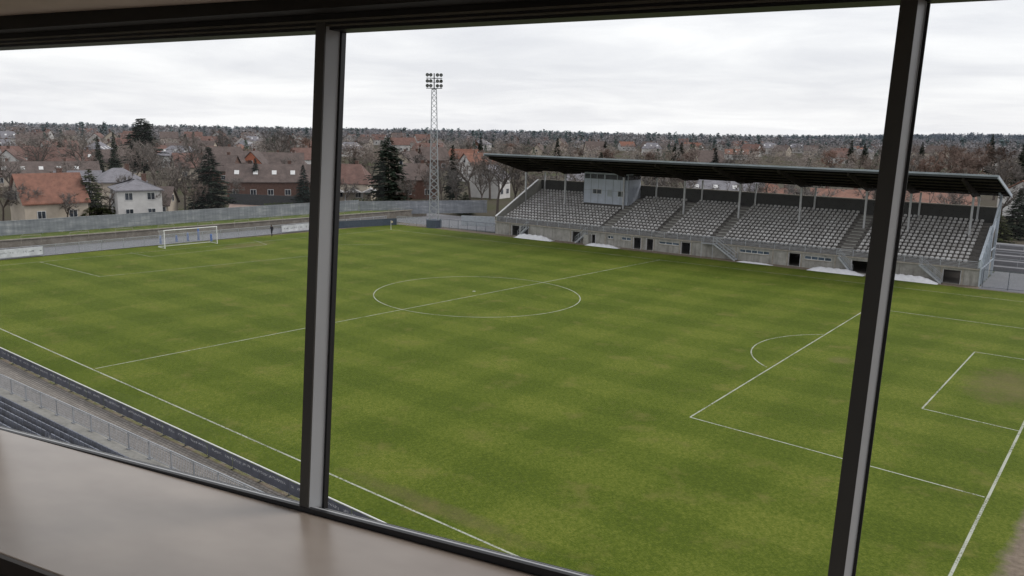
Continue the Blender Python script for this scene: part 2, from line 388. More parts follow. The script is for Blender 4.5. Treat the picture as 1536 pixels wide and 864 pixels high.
# circle + arc fitted through surveyed points
def ring(name, cx, cy, a, b, rot, t0, t1, w, z, n=96):
    mb = MB(); pr_ = []
    for k in range(n+1):
        t = t0+(t1-t0)*k/n; x = a*math.cos(t); y = b*math.sin(t)
        pr_.append(Vector((cx+x*math.cos(rot)-y*math.sin(rot), cy+x*math.sin(rot)+y*math.cos(rot), 0)))
    for i in range(n):
        t = (pr_[min(i+1,n)]-pr_[max(i-1,0)]).normalized(); t2 = (pr_[min(i+2,n)]-pr_[i]).normalized()
        n1 = Vector((-t.y,t.x,0))*w/2; n2 = Vector((-t2.y,t2.x,0))*w/2; zz = Vector((0,0,z))
        mb.quad([pr_[i]-n1+zz, pr_[i+1]-n2+zz, pr_[i+1]+n2+zz, pr_[i]+n1+zz])
    struct(name, mb, LINE)
ring('centre_circle', .62, .38, 10.75, 10.3, 0, 0, 2*math.pi, .10, .0128)
pa, pb, pc = P(1150,551), P(1235,502), P(1127,530)
def circ3(a, b, c_):
    ax, ay, bx, by, cx, cy = a.x, a.y, b.x, b.y, c_.x, c_.y
    d = 2*(ax*(by-cy)+bx*(cy-ay)+cx*(ay-by))
    ux = ((ax*ax+ay*ay)*(by-cy)+(bx*bx+by*by)*(cy-ay)+(cx*cx+cy*cy)*(ay-by))/d
    uy = ((ax*ax+ay*ay)*(cx-bx)+(bx*bx+by*by)*(ax-cx)+(cx*cx+cy*cy)*(bx-ax))/d
    return ux, uy, math.hypot(ax-ux, ay-uy)
ux, uy, ur = circ3(pa, pb, pc)
t0 = math.atan2(pb.y-uy, pb.x-ux) % (2*math.pi); t1 = math.atan2(pa.y-uy, pa.x-ux) % (2*math.pi)
ring('penalty_arc', ux, uy, ur, ur, 0, t0, t1, .10, .0136, 40)
mb = MB()
for k in range(16): mb.quad([(Vector((P(711,437).x, P(711,437).y, .016))), P(711,437)+Vector((.2*math.cos(k*math.pi/8), .2*math.sin(k*math.pi/8), .016)), P(711,437)+Vector((.2*math.cos((k+1)*math.pi/8), .2*math.sin((k+1)*math.pi/8), .016))])
struct('centre_spot', mb, LINE)

# ------------------------------------------------------------------ near side: boards, path, railing, terrace, seats
BY = lambda x: -41.04-(x+9.4)*.0318
mb = MB(); mb.quad([(-40, -44.5, .012), (70, -46, .012), (70, BY(70)-.15, .012), (-40, BY(-40)-.15, .012)])
struct('paved_path', mb, PAVING)
bf = empty('banner_fence', (-30, BY(-30), 0), 0, 'long low railing hung with dark blue banners between grass and block paving', 'fence')
ang = math.atan(-.0318); bf.rotation_euler = (0,0,ang)
LN = 84
top = MB(); top.bar((0,0,.83), (LN,0,.83), .045, .045); top.bar((0,0,.12), (LN,0,.12), .03, .03); top.build('top_rail', WHITE, bf)
i = 0; x = 0
while x < LN-2.4 and i < 40:
    w = 2.3
    pm = MB(); pm.tube((x,0,0), (x,0,.84), .025, n=6); pm.bar((x,-.14,.03), (x,.12,.03), .05, .03); pm.build('post', DARKSTEEL, bf)
    if 4 < x < 76:
        bn = MB(); nseg = 8
        for s in range(nseg):
            xa = x+.01+s*(w-.02)/nseg; xb = xa+(w-.02)/nseg
            ya = -.045-.02*math.sin(s*1.7+i); yb = -.045-.02*math.sin((s+1)*1.7+i)
            bn.quad([(xa,ya,.14), (xb,yb,.14), (xb,yb+.01,.80), (xa,ya+.01,.80)])
        bo = bn.build('banner', BANNER, bf)
    x += w; i += 1

RY = -44.4
rl = empty('railing', (-25, RY, .35), 0, 'long grey metal railing with close vertical bars along front of near terrace', 'railing')
t = MB(); t.bar((0,0,.95), (75,0,.95), .05, .045); t.bar((0,0,.85), (75,0,.85), .03, .03); t.bar((0,0,.10), (75,0,.10), .03, .03); t.build('rail', STEEL, rl)
brs = MB()
for k in range(int(75/.14)): brs.bar((k*.14,0,.11), (k*.14,0,.86), .022, .022)
brs.build('bars', simple('railing bars', (.40,.41,.44), .5, .2), rl)
for k in range(38):
    p_ = MB(); p_.box(k*2-.03, k*2+.03, -.03, .03, -.0, .97); p_.box(k*2-.12, k*2+.12, -.1, .1, 0, .06); p_.build('post', STEEL, rl)
tr = MB()
tr.box(-40, 60, -45.9, RY+.15, 0, .35)
NROW = 15
for k in range(NROW): tr.box(-40, 60, -45.9-.85*(k+1), -45.9-.85*k-.0, 0, .35+.36*(k+1))
tt = empty('near_terrace', (0,0,0), 0, 'concrete seating terrace with rows of steps directly below the window', 'terrace')
tr.build('steps', CONCRETE, tt)
# small concrete feet under the railing
for k in range(40): pass
def dark_seat_proto():
    r_ = empty('tip_up_seat', (0,0,0), 0, 'dark blue tip-up seat in a row on the near terrace', 'seat', 'dark blue seats on the near terrace')
    s = MB(); s.prism([(-.06,.30), (-.02,.28), (.03,.66), (.0,.78), (-.05,.77), (-.07,.60)], 0, -.21, .21); s.build('backrest', SEATD, r_)
    s = MB(); s.prism([(.03,.34), (.10,.33), (.16,.62), (.12,.66), (.06,.60)], 0, -.20, .20); s.build('seat_pan', SEATD, r_)
    s = MB(); s.box(-.03, .03, -.05, .04, .0, .32); s.build('bracket', STEEL, r_)
    return r_
ds = dark_seat_proto(); first = True
for k in range(5):
    yy = -45.9-.85*k-.45; zz = .35+.36*(k+1)
    for j in range(54):
        if rnd.random() < .03: continue
        xx = -7.5+.5*j + (0 if k else 0)
        
        o = ds if first else copy_tree(ds); first = False
        o.location = (xx, yy, zz)
nr_ = MB()
for k in range(4):
    zz = .35+.36*(k+1)
    nr_.bar((-12, -45.95-.85*k, zz+.80-.36), (20, -45.95-.85*k, zz+.80-.36), .03, .03)

# ------------------------------------------------------------------ left terrace, fences
TZ = 1.3
te_a, te_b = gp(10, 361, TZ), gp(462, 327, TZ); tsl = (te_b.x-te_a.x)/(te_b.y-te_a.y)
ty = lambda y: te_a.x+(y-te_a.y)*tsl            # top edge of the terrace
tf_a = gp(62, 368.5, .1); TD = tf_a.x-ty(tf_a.y)
lt_ = empty('standing_terrace', (ty(0), 0, 0), 0, 'low old concrete standing terrace behind the far goal with weathered steps', 'terrace')
lt_.rotation_euler = (0,0,-math.atan(tsl))
mb = MB(); NS = 4; sd = TD/NS
for k in range(NS): mb.box((NS-1-k)*sd, (NS-k)*sd, -60, 52, 0, .32*(k+1))
mb.build('steps', OLDSTEP, lt_)
mb = MB(); mb.box(-.15, .12, -60, 52, TZ, TZ+.13)
for k in range(NS): mb.box((NS-k)*sd-.14, (NS-k)*sd+.03, -60, 52, .32*(k+1)-.11, .32*(k+1)+.012)
mb.build('kerb_edge', COPING, lt_)
for k, yy in enumerate(range(-30, 44, 6)):
    b_ = MB(); b_.tube((1.2,yy,.9), (1.2,yy,1.95), .03); b_.tube((1.2,yy,1.93), (1.2,yy+2.4,1.93), .03); b_.tube((1.2,yy+2.4,.9), (1.2,yy+2.4,1.95), .03)
    b_.build('crush_barrier', COPING, lt_)
bk = MB(); bk.box(-12, -.15, -60, 52, -.5, TZ); o = bk.build('grass_bank', LAWN); o.location = lt_.location; o.rotation_euler = lt_.rotation_euler; tag(o, kind='structure')
sf_a, sf_b = gp(5, 354, TZ), gp(462, 321.7, TZ); ssl = (sf_b.x-sf_a.x)/(sf_b.y-sf_a.y); sx_ = lambda y: sf_a.x+(y-sf_a.y)*ssl

def fence(name, a, b, h, label, style, step=2.6, z=0, topm=None):
    a = Vector(a); b = Vector(b); L_ = (Vector((b.x,b.y,0))-Vector((a.x,a.y,0))).length
    e = empty(name, (a.x,a.y,z), math.atan2(b.y-a.y, b.x-a.x), label, 'fence')
    n = max(1, int(round(L_/step))); st = L_/n
    for k in range(n+1):
        p_ = MB()
        if style == 'sheet': p_.box(k*st-.05, k*st+.05, .02, .14, 0, h+.06)
        else: p_.tube((k*st,0,0), (k*st,0,h), .035, n=6)
        p_.build('post', STEEL if style != 'darkrail' else simple('dark rail paint', (.07,.085,.11), .5), e)
    if style == 'sheet':
        s = MB(); nn = int(L_/.25)
        for k in range(nn):
            x0 = k*L_/nn; x1 = (k+1)*L_/nn; y0 = .018*(k%2); y1 = .018*((k+1)%2)
            s.quad([(x0,y0,.05),(x1,y1,.05),(x1,y1,h),(x0,y0,h)])
        s.build('sheet_panel', SHEET, e); s = MB(); s.box(0, L_, -.03, .05, h, h+.05); s.build('cap_rail', STEEL, e)
    if style == 'mesh':
        s = MB(); s.quad([(0,0,.08),(L_,0,.08),(L_,0,h),(0,0,h)]); s.build('wire_mesh', CHAIN, e)
        s = MB(); s.tube((0,0,h), (L_,0,h), .03); s.tube((0,0,.08), (L_,0,.08), .02); s.build('rail', STEEL, e)
    if style in ('rail', 'darkrail'):
        s = MB()
        for q in ((h, h*.55, .12) if style == 'rail' else (h, .12)): s.tube((0,0,q), (L_,0,q), .028)
        s.build('rail', STEEL if style == 'rail' else simple('dark rail paint', (.07,.085,.11)), e)
        s = MB(); s.quad([(0,.0,.12),(L_,.0,.12),(L_,.0,h),(0,.0,h)]); s.build('wire_mesh', CHAIN if style == 'rail' else CHAIN, e)
    return e
fx = lambda y: -63.0+ .9 + (y+20)*.127 -2.0
fence('perimeter_fence', (left_x(-45)-.2, -45, 0), (left_x(37.5)-.2, 37.5, 0), 1.35, 'low grey wire mesh fence running behind the far goal beside the asphalt', 'mesh', 2.9)
fence('sheet_fence', (sx_(-48), -48, 0), (sx_(40), 40, 0), 1.95, 'long grey corrugated sheet fence on the grass bank below the houses', 'sheet', 2.5, TZ)
fence('sheet_fence', (sx_(40), 40.2, 0), (-47.5, 60, 0), 2.4, 'pale grey sheet fence turning the corner behind the floodlight mast', 'sheet', 2.5, .6)
mb = MB(); mb.box(-3,3,-3,3,0,1)

def ad_board(a, b, z0, h, label):
    a = Vector(a); b = Vector(b); L_ = (b-a).length
    e = empty('advertising_board', (a.x,a.y,0), math.atan2(b.y-a.y, b.x-a.x), label, 'board')
    p_ = MB(); p_.box(0, L_, -.04, .02, z0, z0+h); po = p_.build('panel', BOARDW, e)
    s = MB(); s.box(0, L_, -.06, .04, z0-.05, z0); s.box(-.06, 0, -.06, .04, 0, z0+h); s.box(L_, L_+.06, -.06, .04, 0, z0+h); s.build('frame', STEEL, e)
    return e
ad_board((left_x(-30)+.05, -31.0, 0), (left_x(-18.2)+.05, -18.2, 0), .25, 1.0, 'white advertising board on the far fence left of the goal')
ad_board((left_x(16.3)+.05, 16.3, 0), (left_x(26.5)+.05, 26.5, 0), .25, 1.0, 'white advertising board on the far fence beside the standing person')
nb = empty('hoarding', (-52.1, 26.0, 0), 0, 'dark navy pitchside hoarding in the far left corner', 'board')
mb = MB(); a = Vector((-52.1,26,0)); b = Vector((-48.9,37.4,0)); d = b-a
nb.rotation_euler = (0,0,math.atan2(d.y,d.x)); mb.box(0, d.length, -.05, .05, .02, 1.12); mb.build('panel', NAVY, nb)
mb = MB(); mb.box(0, d.length, -.07, .07, 1.12, 1.17); mb.build('cap_rail', simple('navy cap', (.06,.075,.10)), nb)
fence('corner_railing', (-48.9, 37.5, 0), (-43.6, 39.3, 0), 1.5, 'short run of grey mesh railing left of the floodlight mast base', 'rail', 1.7)
fence('yard_railing', (-40.7, 39.6, 0), (SA.x-.2, SA.y+.2, 0), 1.55, 'dark post railing with wire mesh between floodlight mast and stand', 'darkrail', 1.9)
w_ = MB(); a = gp(692,338); b = gp(742,340); w_.box(0, (b-a).length, -.1, .1, 0, 1.7); o = w_.build('yard_wall', simple('pale panel wall', (.38,.41,.44), .7)); o.location = a; o.rotation_euler = (0,0,math.atan2(b.y-a.y,b.x-a.x))
tag(o, 'pale grey low panel wall behind the railing by the stand', 'wall')

# goal
ga, gb = gp(247.5, 373), gp(326, 365.5); gd = gb-ga; GL = gd.length
g = empty('football_goal', ga, math.atan2(gd.y, gd.x), 'white football goal with sagging net at the far end', 'goal')
HH = 2.44
s = MB(); s.tube((0,0,0), (0,0,HH), .06, n=8); s.build('post', WHITE, g)
s = MB(); s.tube((GL,0,0), (GL,0,HH), .06, n=8); s.build('post', WHITE, g)
s = MB(); s.tube((-.06,0,HH), (GL+.06,0,HH), .06, n=8); s.build('crossbar', WHITE, g)
s = MB(); s.tube((0,0,HH), (-.1,1.6,HH-.2), .02); s.tube((GL,0,HH), (GL+.1,1.6,HH-.2), .02); s.tube((0,0,.03),(0,2.0,.03),.03); s.tube((GL,0,.03),(GL,2.0,.03),.03); s.tube((0,2.0,.03),(GL,2.0,.03),.03); s.build('net_support', WHITE, g)
s = MB(); nx, ny = 14, 10
def netp(i, j):       # drape from the bar back and down
    x = GL*i/nx; q = j/ny
    if q < .4: y = q/.4*1.6; z = HH-.2*q/.4-.30*math.sin(math.pi*i/nx)*(q/.4)
    else: y = 1.6+.4*(q-.4)/.6; z = (HH-.2-.30*math.sin(math.pi*i/nx))*(1-(q-.4)/.6)+.02
    return (x, y, z)
for i in range(nx):
    for j in range(ny): s.quad([netp(i,j), netp(i+1,j), netp(i+1,j+1), netp(i,j+1)])
for X0 in (0, GL):
    s.quad([(X0,0,0),(X0,2.0,0),(X0,1.6,HH-.2),(X0,0,HH)])
s.build('net', NETM, g)
for k, (px, py, hh) in enumerate([(241,366,1.1),(265,363,.9),(282,362,1.2),(298,361,1.7),(317,362,1.0)]):
    q = gp(px, py); w = MB(); w.tube((0,0,0), (0,0,hh), .16, .14, n=10); w.tube((0,0,hh), (0,0,hh+.08), .14, .05, n=10)
    e = empty('training_pad', q, 0, ['blue padded post standing behind the left goalpost','short blue padded post second from left behind the goal net','blue padded post near the middle of the goal net','tallest blue padded post behind the goal net','blue padded post near the right goalpost'][k], 'padding', 'blue pads behind the goal')
    w.build('pad', BLUEP, e); w = MB(); w.tube((0,0,0), (0,0,.05), .24, .22, n=10); w.build('base', NAVY, e)
# corner flag
q = gp(586.5, 344.5); e = empty('corner_flag', q, .4, 'small pale corner flag at the far left corner of the pitch', 'flag')
s = MB(); s.tube((0,0,0), (0,0,1.5), .03); s.build('pole', WHITE, e); s = MB(); s.quad([(0,0,1.1),(.35,.03,1.15),(.36,.0,1.42),(0,0,1.48)]); s.build('flag_cloth', simple('flag', (.6,.5,.35)), e)

# person by the white board
def person(loc, rz):
    e = empty('person', loc, rz, 'person in dark jacket and dark trousers walking beside the white board', 'person')
    V_ = {'pel':(0,0,.95,.13), 'wai':(0,0,1.08,.12), 'che':(0,.02,1.32,.15), 'nec':(0,.03,1.50,.06), 'hd0':(0,.05,1.58,.07), 'hd':(0,.06,1.66,.095), 'hdt':(0,.05,1.74,.075),
      'sl':(-.18,.01,1.43,.065), 'el':(-.25,-.06,1.18,.05), 'wl':(-.22,.08,.98,.035), 'fl':(-.21,.12,.90,.035),
      'sr':(.18,.01,1.43,.065), 'er':(.26,.0,1.19,.05), 'wr':(.20,.20,1.10,.035), 'fr':(.16,.26,1.10,.035),
      'hl':(-.09,0,.90,.10), 'kl':(-.11,.16,.50,.065), 'al':(-.11,.26,.09,.045), 'tl':(-.12,.40,.04,.04),
      'hr':(.09,0,.90,.10), 'kr':(.11,-.03,.49,.065), 'ar':(.12,-.28,.12,.045), 'tr':(.12,-.16,.04,.04)}
    E = [('pel','wai'),('wai','che'),('che','nec'),('nec','hd0'),('hd0','hd'),('hd','hdt'),('che','sl'),('sl','el'),('el','wl'),('wl','fl'),('che','sr'),('sr','er'),('er','wr'),('wr','fr'),('pel','hl'),('hl','kl'),('kl','al'),('al','tl'),('pel','hr'),('hr','kr'),('kr','ar'),('ar','tr')]
    ks = list(V_); me = bpy.data.meshes.new('body'); me.from_pydata([V_[k][:3] for k in ks], [(ks.index(a_), ks.index(b_)) for a_, b_ in E], [])
    m, nt, b = mat('dark clothes and skin'); sx = nt.new('ShaderNodeSeparateXYZ'); nt.put(sx.inputs[0], nt.obj())
    nt.put(b.inputs['Base Color'], nt.ramp(nt.math('DIVIDE', sx.outputs[2], 2.0), [(.0, (.02,.02,.022,1)), (.45, (.022,.024,.032,1)), (.5, (.016,.018,.028,1)), (.755, (.02,.02,.03,1)), (.765, (.32,.19,.14,1))])); b.inputs['Roughness'].default_value = .8
    me.materials.append(m); o = bpy.data.objects.new('body', me); col.objects.link(o); o.parent = e
    md = o.modifiers.new('skin', 'SKIN'); 
    for i, k in enumerate(ks): me.skin_vertices[0].data[i].radius = (V_[k][3], V_[k][3])
    me.skin_vertices[0].data[0].use_root = True
    s_ = o.modifiers.new('sub', 'SUBSURF'); s_.levels = 1; s_.render_levels = 2
    h = MB()
    for a_ in range(5):
        for b_ in range(10):
            def q(i, j): th = i*math.pi*.62/5; ph = j*2*math.pi/10; return (.105*math.sin(th)*math.cos(ph), .045+.11*math.sin(th)*math.sin(ph), 1.67+.125*math.cos(th))
            h.quad([q(a_,b_), q(a_,b_+1), q(a_+1,b_+1), q(a_+1,b_)])
    h.build('hair', simple('dark hair', (.02,.015,.012)), e, smooth=True)
person(gp(408, 354.5), R(200))

# ------------------------------------------------------------------ floodlight mast
tp = gp(651, 341); fm = empty('floodlight_mast', tp, facing(tp), 'tall lattice floodlight mast with three rows of round lamps beside the stand', 'floodlight')
H0, HT = .4, 24.9
def hw(z): return .80-.42*(z-H0)/(22.8-H0)
s = MB()
for sx in (-1,1):
    for sy in (-1,1): s.tube((sx*hw(H0), sy*hw(H0), H0), (sx*hw(22.8), sy*hw(22.8), 22.8), .09, .065, n=6)
s.build('leg_frame', STEEL, fm)
s = MB(); nb_ = 22; zz = [H0+(22.8-H0)*(1-(1-k/nb_)**1.15) for k in range(nb_+1)]
for k in range(nb_):
    a, b = zz[k], zz[k+1]; ha, hb = hw(a), hw(b)
    for (x0,y0),(x1,y1) in (((-1,-1),(1,-1)),((1,-1),(1,1)),((1,1),(-1,1)),((-1,1),(-1,-1))):
        s.tube((x0*ha,y0*ha,a), (x1*hb,y1*hb,b), .042, n=4, cap=False); s.tube((x1*ha,y1*ha,a), (x0*hb,y0*hb,b), .042, n=4, cap=False)
        if k%4 == 0: s.tube((x0*ha,y0*ha,a), (x1*ha,y1*ha,a), .03, n=4, cap=False)
s.build('lattice', STEEL, fm)
s = MB(); s.tube((0,0,22.7), (0,0,25.3), .09, n=8)
for z in (22.9, 24.5): s.box(-1.32, 1.32, -.10, .10, z-.05, z+.06)
s.box(-1.3, 1.3, .25, .33, 23.85, 23.92); s.box(-.38,.38,-.38,.38,22.72,22.80)
for z in (22.9, 24.5): s.box(-.35,.35,.0,.5,z-.04,z)
s.build('lamp_gantry', DARKSTEEL, fm)
LAMP = simple('lamp housing', (.07,.075,.085), .5, .3); LENS = glassdark('lamp lens', (.13,.13,.14,1))
for z in (23.33, 24.07, 25.05):
    for x in (-1.12, -.56, .52, 1.12):
        d_ = Vector((.25,-1,-.28)).normalized(); c_ = Vector((x,-.05,z))
        l = MB(); l.tube(c_-d_*.18, c_+d_*.02, .12, .29, n=14); l.tube(c_+d_*.02, c_+d_*.09, .29, .29, n=14); l.tube((x,0,z-.42 if z != 24.07 else z+.4), (x,0,z-.2 if z != 24.07 else z+.2), .03, n=5); lo = l.build('lamp', LAMP, fm)
        l = MB(); l.tube(c_+d_*.092, c_+d_*.10, .21, .21, n=14); l.build('lens', LENS, lo)
s = MB(); s.tube((0,0,0), (0,0,1.25), 1.32, 1.32, n=20); s.build('wrapped_base', NAVY, fm)
s = MB(); s.tube((0,0,1.25), (0,0,1.31), 1.36, 1.36, n=20); s.build('base_rim', simple('navy rim', (.06,.08,.11)), fm)

# ------------------------------------------------------------------ main stand (local axes: x along, y back, z up)
ST = empty('grandstand', SA, SROT, 'long concrete grandstand with dark cantilever roof and rows of grey seats', 'grandstand')
def wall_openings(x0, x1, y0, y1, z0, z1, ops):
    m_ = MB(); xs = sorted(set([x0,x1]+[o[0] for o in ops]+[o[1] for o in ops]))
    for a, b in zip(xs[:-1], xs[1:]):
        cuts = sorted([(o[2],o[3]) for o in ops if o[0] <= a+1e-6 and o[1] >= b-1e-6]); z = z0
        for c0, c1 in cuts:
            if c0 > z+1e-6: m_.box(a, b, y0, y1, z, c0)
            z = c1
        if z < z1-1e-6: m_.box(a, b, y0, y1, z, z1)
    return m_
WH = 2.02
doors = [(3.3,4.7,.02,1.62),(5.0,6.4,.02,1.62),(14.5,15.9,.05,1.62),(17.9,18.5,.05,1.45),(24.9,26.0,.05,1.65),(26.95,27.95,.05,1.65),(32.3,33.6,.05,1.65),(47.3,48.7,.05,1.68),(55.1,57.0,.05,1.55),(65.4,67.2,.02,1.60)]
wins = [(20.6,21.5,1.10,1.55),(22.9,24.4,1.10,1.55),(28.9,31.9,1.12,1.5),(40.7,44.7,1.12,1.55),(49.3,52.6,1.10,1.55)]
w_ = wall_openings(0, SL, 0, .25, 0, WH, doors+wins)
w_.box(0, .25, .25, 12.8, 0, 2.6); w_.box(SL-.25, SL, 3, 12.8, 0, 2.0)
w_.box(0, SL, 12.8, 13.05, 0, 8.15)                # rear wall
w_.build('concrete_wall', STAIN, ST)
# slightly lighter piers and sills
s = MB()
for x in (2.9, 6.6, 14.2, 16.2, 20.2, 24.6, 26.2, 28.1, 32.05, 33.8, 40.2, 45.2, 47.1, 48.9, 53.1, 57.2, 59.2, 65.2, 67.4): s.box(x-.09, x+.09, -.05, -.003, 0, WH-.05)
for a, b, c0, c1 in wins: s.box(a-.08, b+.08, -.06, -.003, c0-.10, c0-.003)
s.box(-.02, SL+.02, -.12, -.003, WH-.16, WH)
s.build('pier', COPING, ST)
s = MB(); s.box(16.9, 17.75, -.75, -.004, 0, 1.45); s.build('porch', CONCRETE, ST)
for a, b, c0, c1 in wins:
    f_ = MB(); n = max(2, int((b-a)/.8)); st_ = (b-a)/n
    for k in range(n+1): f_.box(max(a,a+k*st_-.03), min(b,a+k*st_+.03), .05, .12, c0, c1)
    f_.box(a, b, .055, .115, c0, c0+.05); f_.box(a, b, .055, .115, c1-.05, c1)
    fo = f_.build('window', FRAMEW, ST)
    g_ = MB(); g_.box(a, b, .08, .10, c0, c1); g_.build('pane', BGLASS, fo)
for a, b, c0, c1 in doors:
    f_ = MB(); f_.box(a-.07, a-.003, -.02, .2, 0, c1+.06); f_.box(b+.003, b+.07, -.02, .2, 0, c1+.06); fo = f_.build('door_frame', POSTM, ST)
s = MB(); s.box(.3, SL-.3, .3, 12.7, 0.01, .02); s.build('undercroft_floor', DARKCONC, ST)
# terrace steps
NR_, P0, DV, DZ = 13, 1.0, .885, .325
s = MB(); s.box(.25, SL-.0, .25, P0, WH-.22, WH+.05)
for k in range(NR_):
    z = WH+.05+DZ*(k+1)*.98
    s.box(.25, SL, P0+DV*k, P0+DV*(k+1), z-.45, z)
s.box(.25, SL, P0+DV*NR_, 12.8, WH+.05+DZ*NR_*.98-.45, WH+.05+DZ*NR_*.98)
s.build('terrace_steps', DARKCONC, ST)
aisles = [(18.7,20.1),(27.9,29.3),(36.3,37.7),(53.1,54.6)]
s = MB()
for a, b in aisles:
    for k in range(NR_*2):
        z = WH+.05+DZ*.98*(k//2+1) + (.003 if k%2 else -.16+.003+.0)
        if k%2: continue
        kk = k//2; zb = WH+.05+DZ*.98*kk
        s.box(a, b, P0+DV*kk-.46, P0+DV*kk-.003, zb+.002, zb+.16)
s.build('aisle_steps', CONCRETE, ST)
# back wall inside, dark; side walls with coping
s = MB(); s.box(.25, SL-.1, 12.70, 12.797, WH+DZ*NR_*.9, 8.12); s.build('back_panelling', simple('dark timber panels', (.035,.034,.032), .9, 0, .2, 1), ST)
s = MB(); s.box(0, SL, 12.66, 13.10, 8.153, 8.25); s.build('rear_coping', COPING, ST)
prof = [(0,2.0),(13.0,6.4),(13.0,8.15),(11.9,8.15),(0,2.80)]
s = MB(); s.prism(prof, 0, .02, .24); s.build('side_wall', CONCRETE, ST)
s = MB(); s.bar((.12,-.1,2.84), (.12,11.9,8.22), .30, .10); s.build('side_coping', WHITE, ST)
s = MB(); s.prism([(0,2.1),(12.6,6.4),(12.6,7.0),(6.6,6.15),(0,2.95)], 0, SL-.14, SL-.02); s.build('side_wall', BLUESTEEL, ST)
s = MB(); s.bar((SL-.06,-.12,3.02), (SL-.06,6.7,6.35), .26, .14); s.build('side_coping', BLUESTEEL, ST)
# right end frame
s = MB()
for v, zt in ((.0,3.0),(1.6,3.8),(3.2,4.6),(5.0,5.4),(6.6,6.3)): s.bar((SL+.12,v,0), (SL+.12,v,zt), .16, .16)
s.bar((SL+.12,10.6,0), (SL+.12,11.4,9.9), .26, .30); s.bar((SL+.12,6.6,6.2), (SL+.12,11.3,9.5), .18, .2)
s.bar((SL+.12,6.6,0.0), (SL+.12,7.0,6.3), .18,.2); s.bar((SL+.12,11.4,9.8), (SL+.12,8.8,10.2), .2, .2); s.bar((SL+.12,6.6,3.4), (SL+.12,10.6,3.4), .12, .14)
s.bar((SL+.12,0,2.0), (SL+.12,10.6,2.0), .12, .14)
s.build('end_frame', BLUESTEEL, ST)
# front walkway rail
s = MB()
for z in (2.14, 2.30, 2.46, 2.62, 2.82): s.tube((.1,.05,z), (SL-.1,.05,z), .022 if z < 2.8 else .035, n=5)
s.build('front_rail', STEEL, ST)
for k in range(36):
    x = .2+k*(SL-.4)/35; s = MB(); s.box(x-.03, x+.03, .02, .08, WH, 2.84); s.build('rail_post', STEEL, ST)
# stairs in front
def stair(u0, u1, zt, name_parent=ST, wide=.9, ya=-.15):
    s = MB(); n = 9
    for y in (ya, ya-wide): s.bar((u0,y,zt), (u1,y,.05), .06, .20)
    for k in range(n):
        t = (k+.5)/n; x = u0+(u1-u0)*t; z = zt+(0-zt)*t; s.box(x-.14, x+.14, ya-wide+.03, ya-.03, z-.02, z+.02)
    so = s.build('stair_flight', STEEL, ST); s = MB()
    for y in (ya, ya-wide):
        s.tube((u0,y,zt+.9), (u1,y,.95), .03); s.tube((u0,y,zt+.45), (u1,y,.5), .02)
        for t in (0,.33,.66,1): s.tube((u0+(u1-u0)*t,y,zt*(1-t)), (u0+(u1-u0)*t,y,zt*(1-t)+.92), .025)
    s.build('handrail', STEEL, so)
stair(37.4, 40.5, 2.0); s = MB(); s.box(35.6, 37.4, -1.08, -.125, 1.92, 2.0); s.tube((35.7,-1.02,0),(35.7,-1.02,2.9),.035); s.tube((37.3,-1.02,0),(37.3,-1.02,2.9),.035); s.tube((35.7,-1.02,2.9),(37.3,-1.02,2.9),.03); s.tube((35.7,-1.02,2.45),(37.3,-1.02,2.45),.02); s.build('stair_landing', STEEL, ST)
stair(62.9, 65.4, 1.95); stair(6.6, 4.9, 1.6, wide=.6); stair(17.2, 15.4, 1.6, wide=.5); stair(53.6, 55.3, 1.9, wide=.6)
# posts and roof
fposts = [.25, 8.0, 18.65, 28.75, 37.2, 45.8, 54.25, 59.6, 66.6]
rposts = [1.1, 9.0, 22.0, 29.6, 37.9, 46.4, 54.9, 59.9, 66.7]
def under(v): return 12.45-(v+3)*(12.45-9.55)/16.1 if v < 99 else 0
for x in fposts:
    s = MB(); zb = WH+.05+DZ*.98*math.floor((8.0-P0)/DV+1); s.box(x-.12, x+.12, 7.88, 8.12, zb-.02, under(8)-.3); s.build('roof_post', POSTM, ST)
for x in rposts:
    s = MB(); s.box(x-.11, x+.11, 12.40, 12.62, 6.1, under(12.5)-.1); s.build('roof_post', POSTM, ST)
s = MB()
RX0, RX1 = .0, SL+.9
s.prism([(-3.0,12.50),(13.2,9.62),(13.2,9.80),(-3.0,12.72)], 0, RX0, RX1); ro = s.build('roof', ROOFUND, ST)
s = MB(); s.prism([(-3.05,12.725),(13.3,9.805),(13.3,9.86),(-3.05,12.79)], 0, RX0-.08, RX1+.08); s.build('roof_sheet', ROOFTOP, ro)
s = MB(); s.prism([(-3.10,12.44),(-3.003,12.43),(-3.003,12.66),(-3.10,12.66)], 0, RX0-.08, RX1+.08); s.build('lower_fascia', DARKSTEEL, ro)
s = MB(); s.prism([(-3.16,12.665),(-3.055,12.665),(-3.055,12.86),(-3.16,12.86)], 0, RX0-.1, RX1+.12); s.build('fascia', FASCIA, ro)
s = MB(); s.prism([(-3.1,12.44),(13.3,9.50),(13.3,9.90),(-3.1,12.83)], 0, RX1+.085, RX1+.2); s.prism([(-3.1,12.44),(13.3,9.50),(13.3,9.90),(-3.1,12.83)], 0, RX0-.2, RX0-.085); s.build('end_fascia', BLUESTEEL, ro)
for x in fposts[1:]+[.3]:
    s = MB(); s.prism([(-2.3,12.36),(8.0,9.65),(12.6,9.50),(12.6,9.72),(-2.3,12.42)], 0, x-.13, x+.13); 
    s.prism([(-2.3,12.0),(-1.9,11.88),(8.0,9.6),(8.0,10.4),(-2.3,12.34)], 0, x-.12, x+.12); s.build('roof_rib', RIBM, ST)
s = MB()
for v in (-1.2, 1.6, 4.4, 7.2, 10.0): s.box(RX0+.1, RX1-.1, v-.06, v+.06, under(v)-.12, under(v)+.04)
s.build('purlins', RIBM, ST)

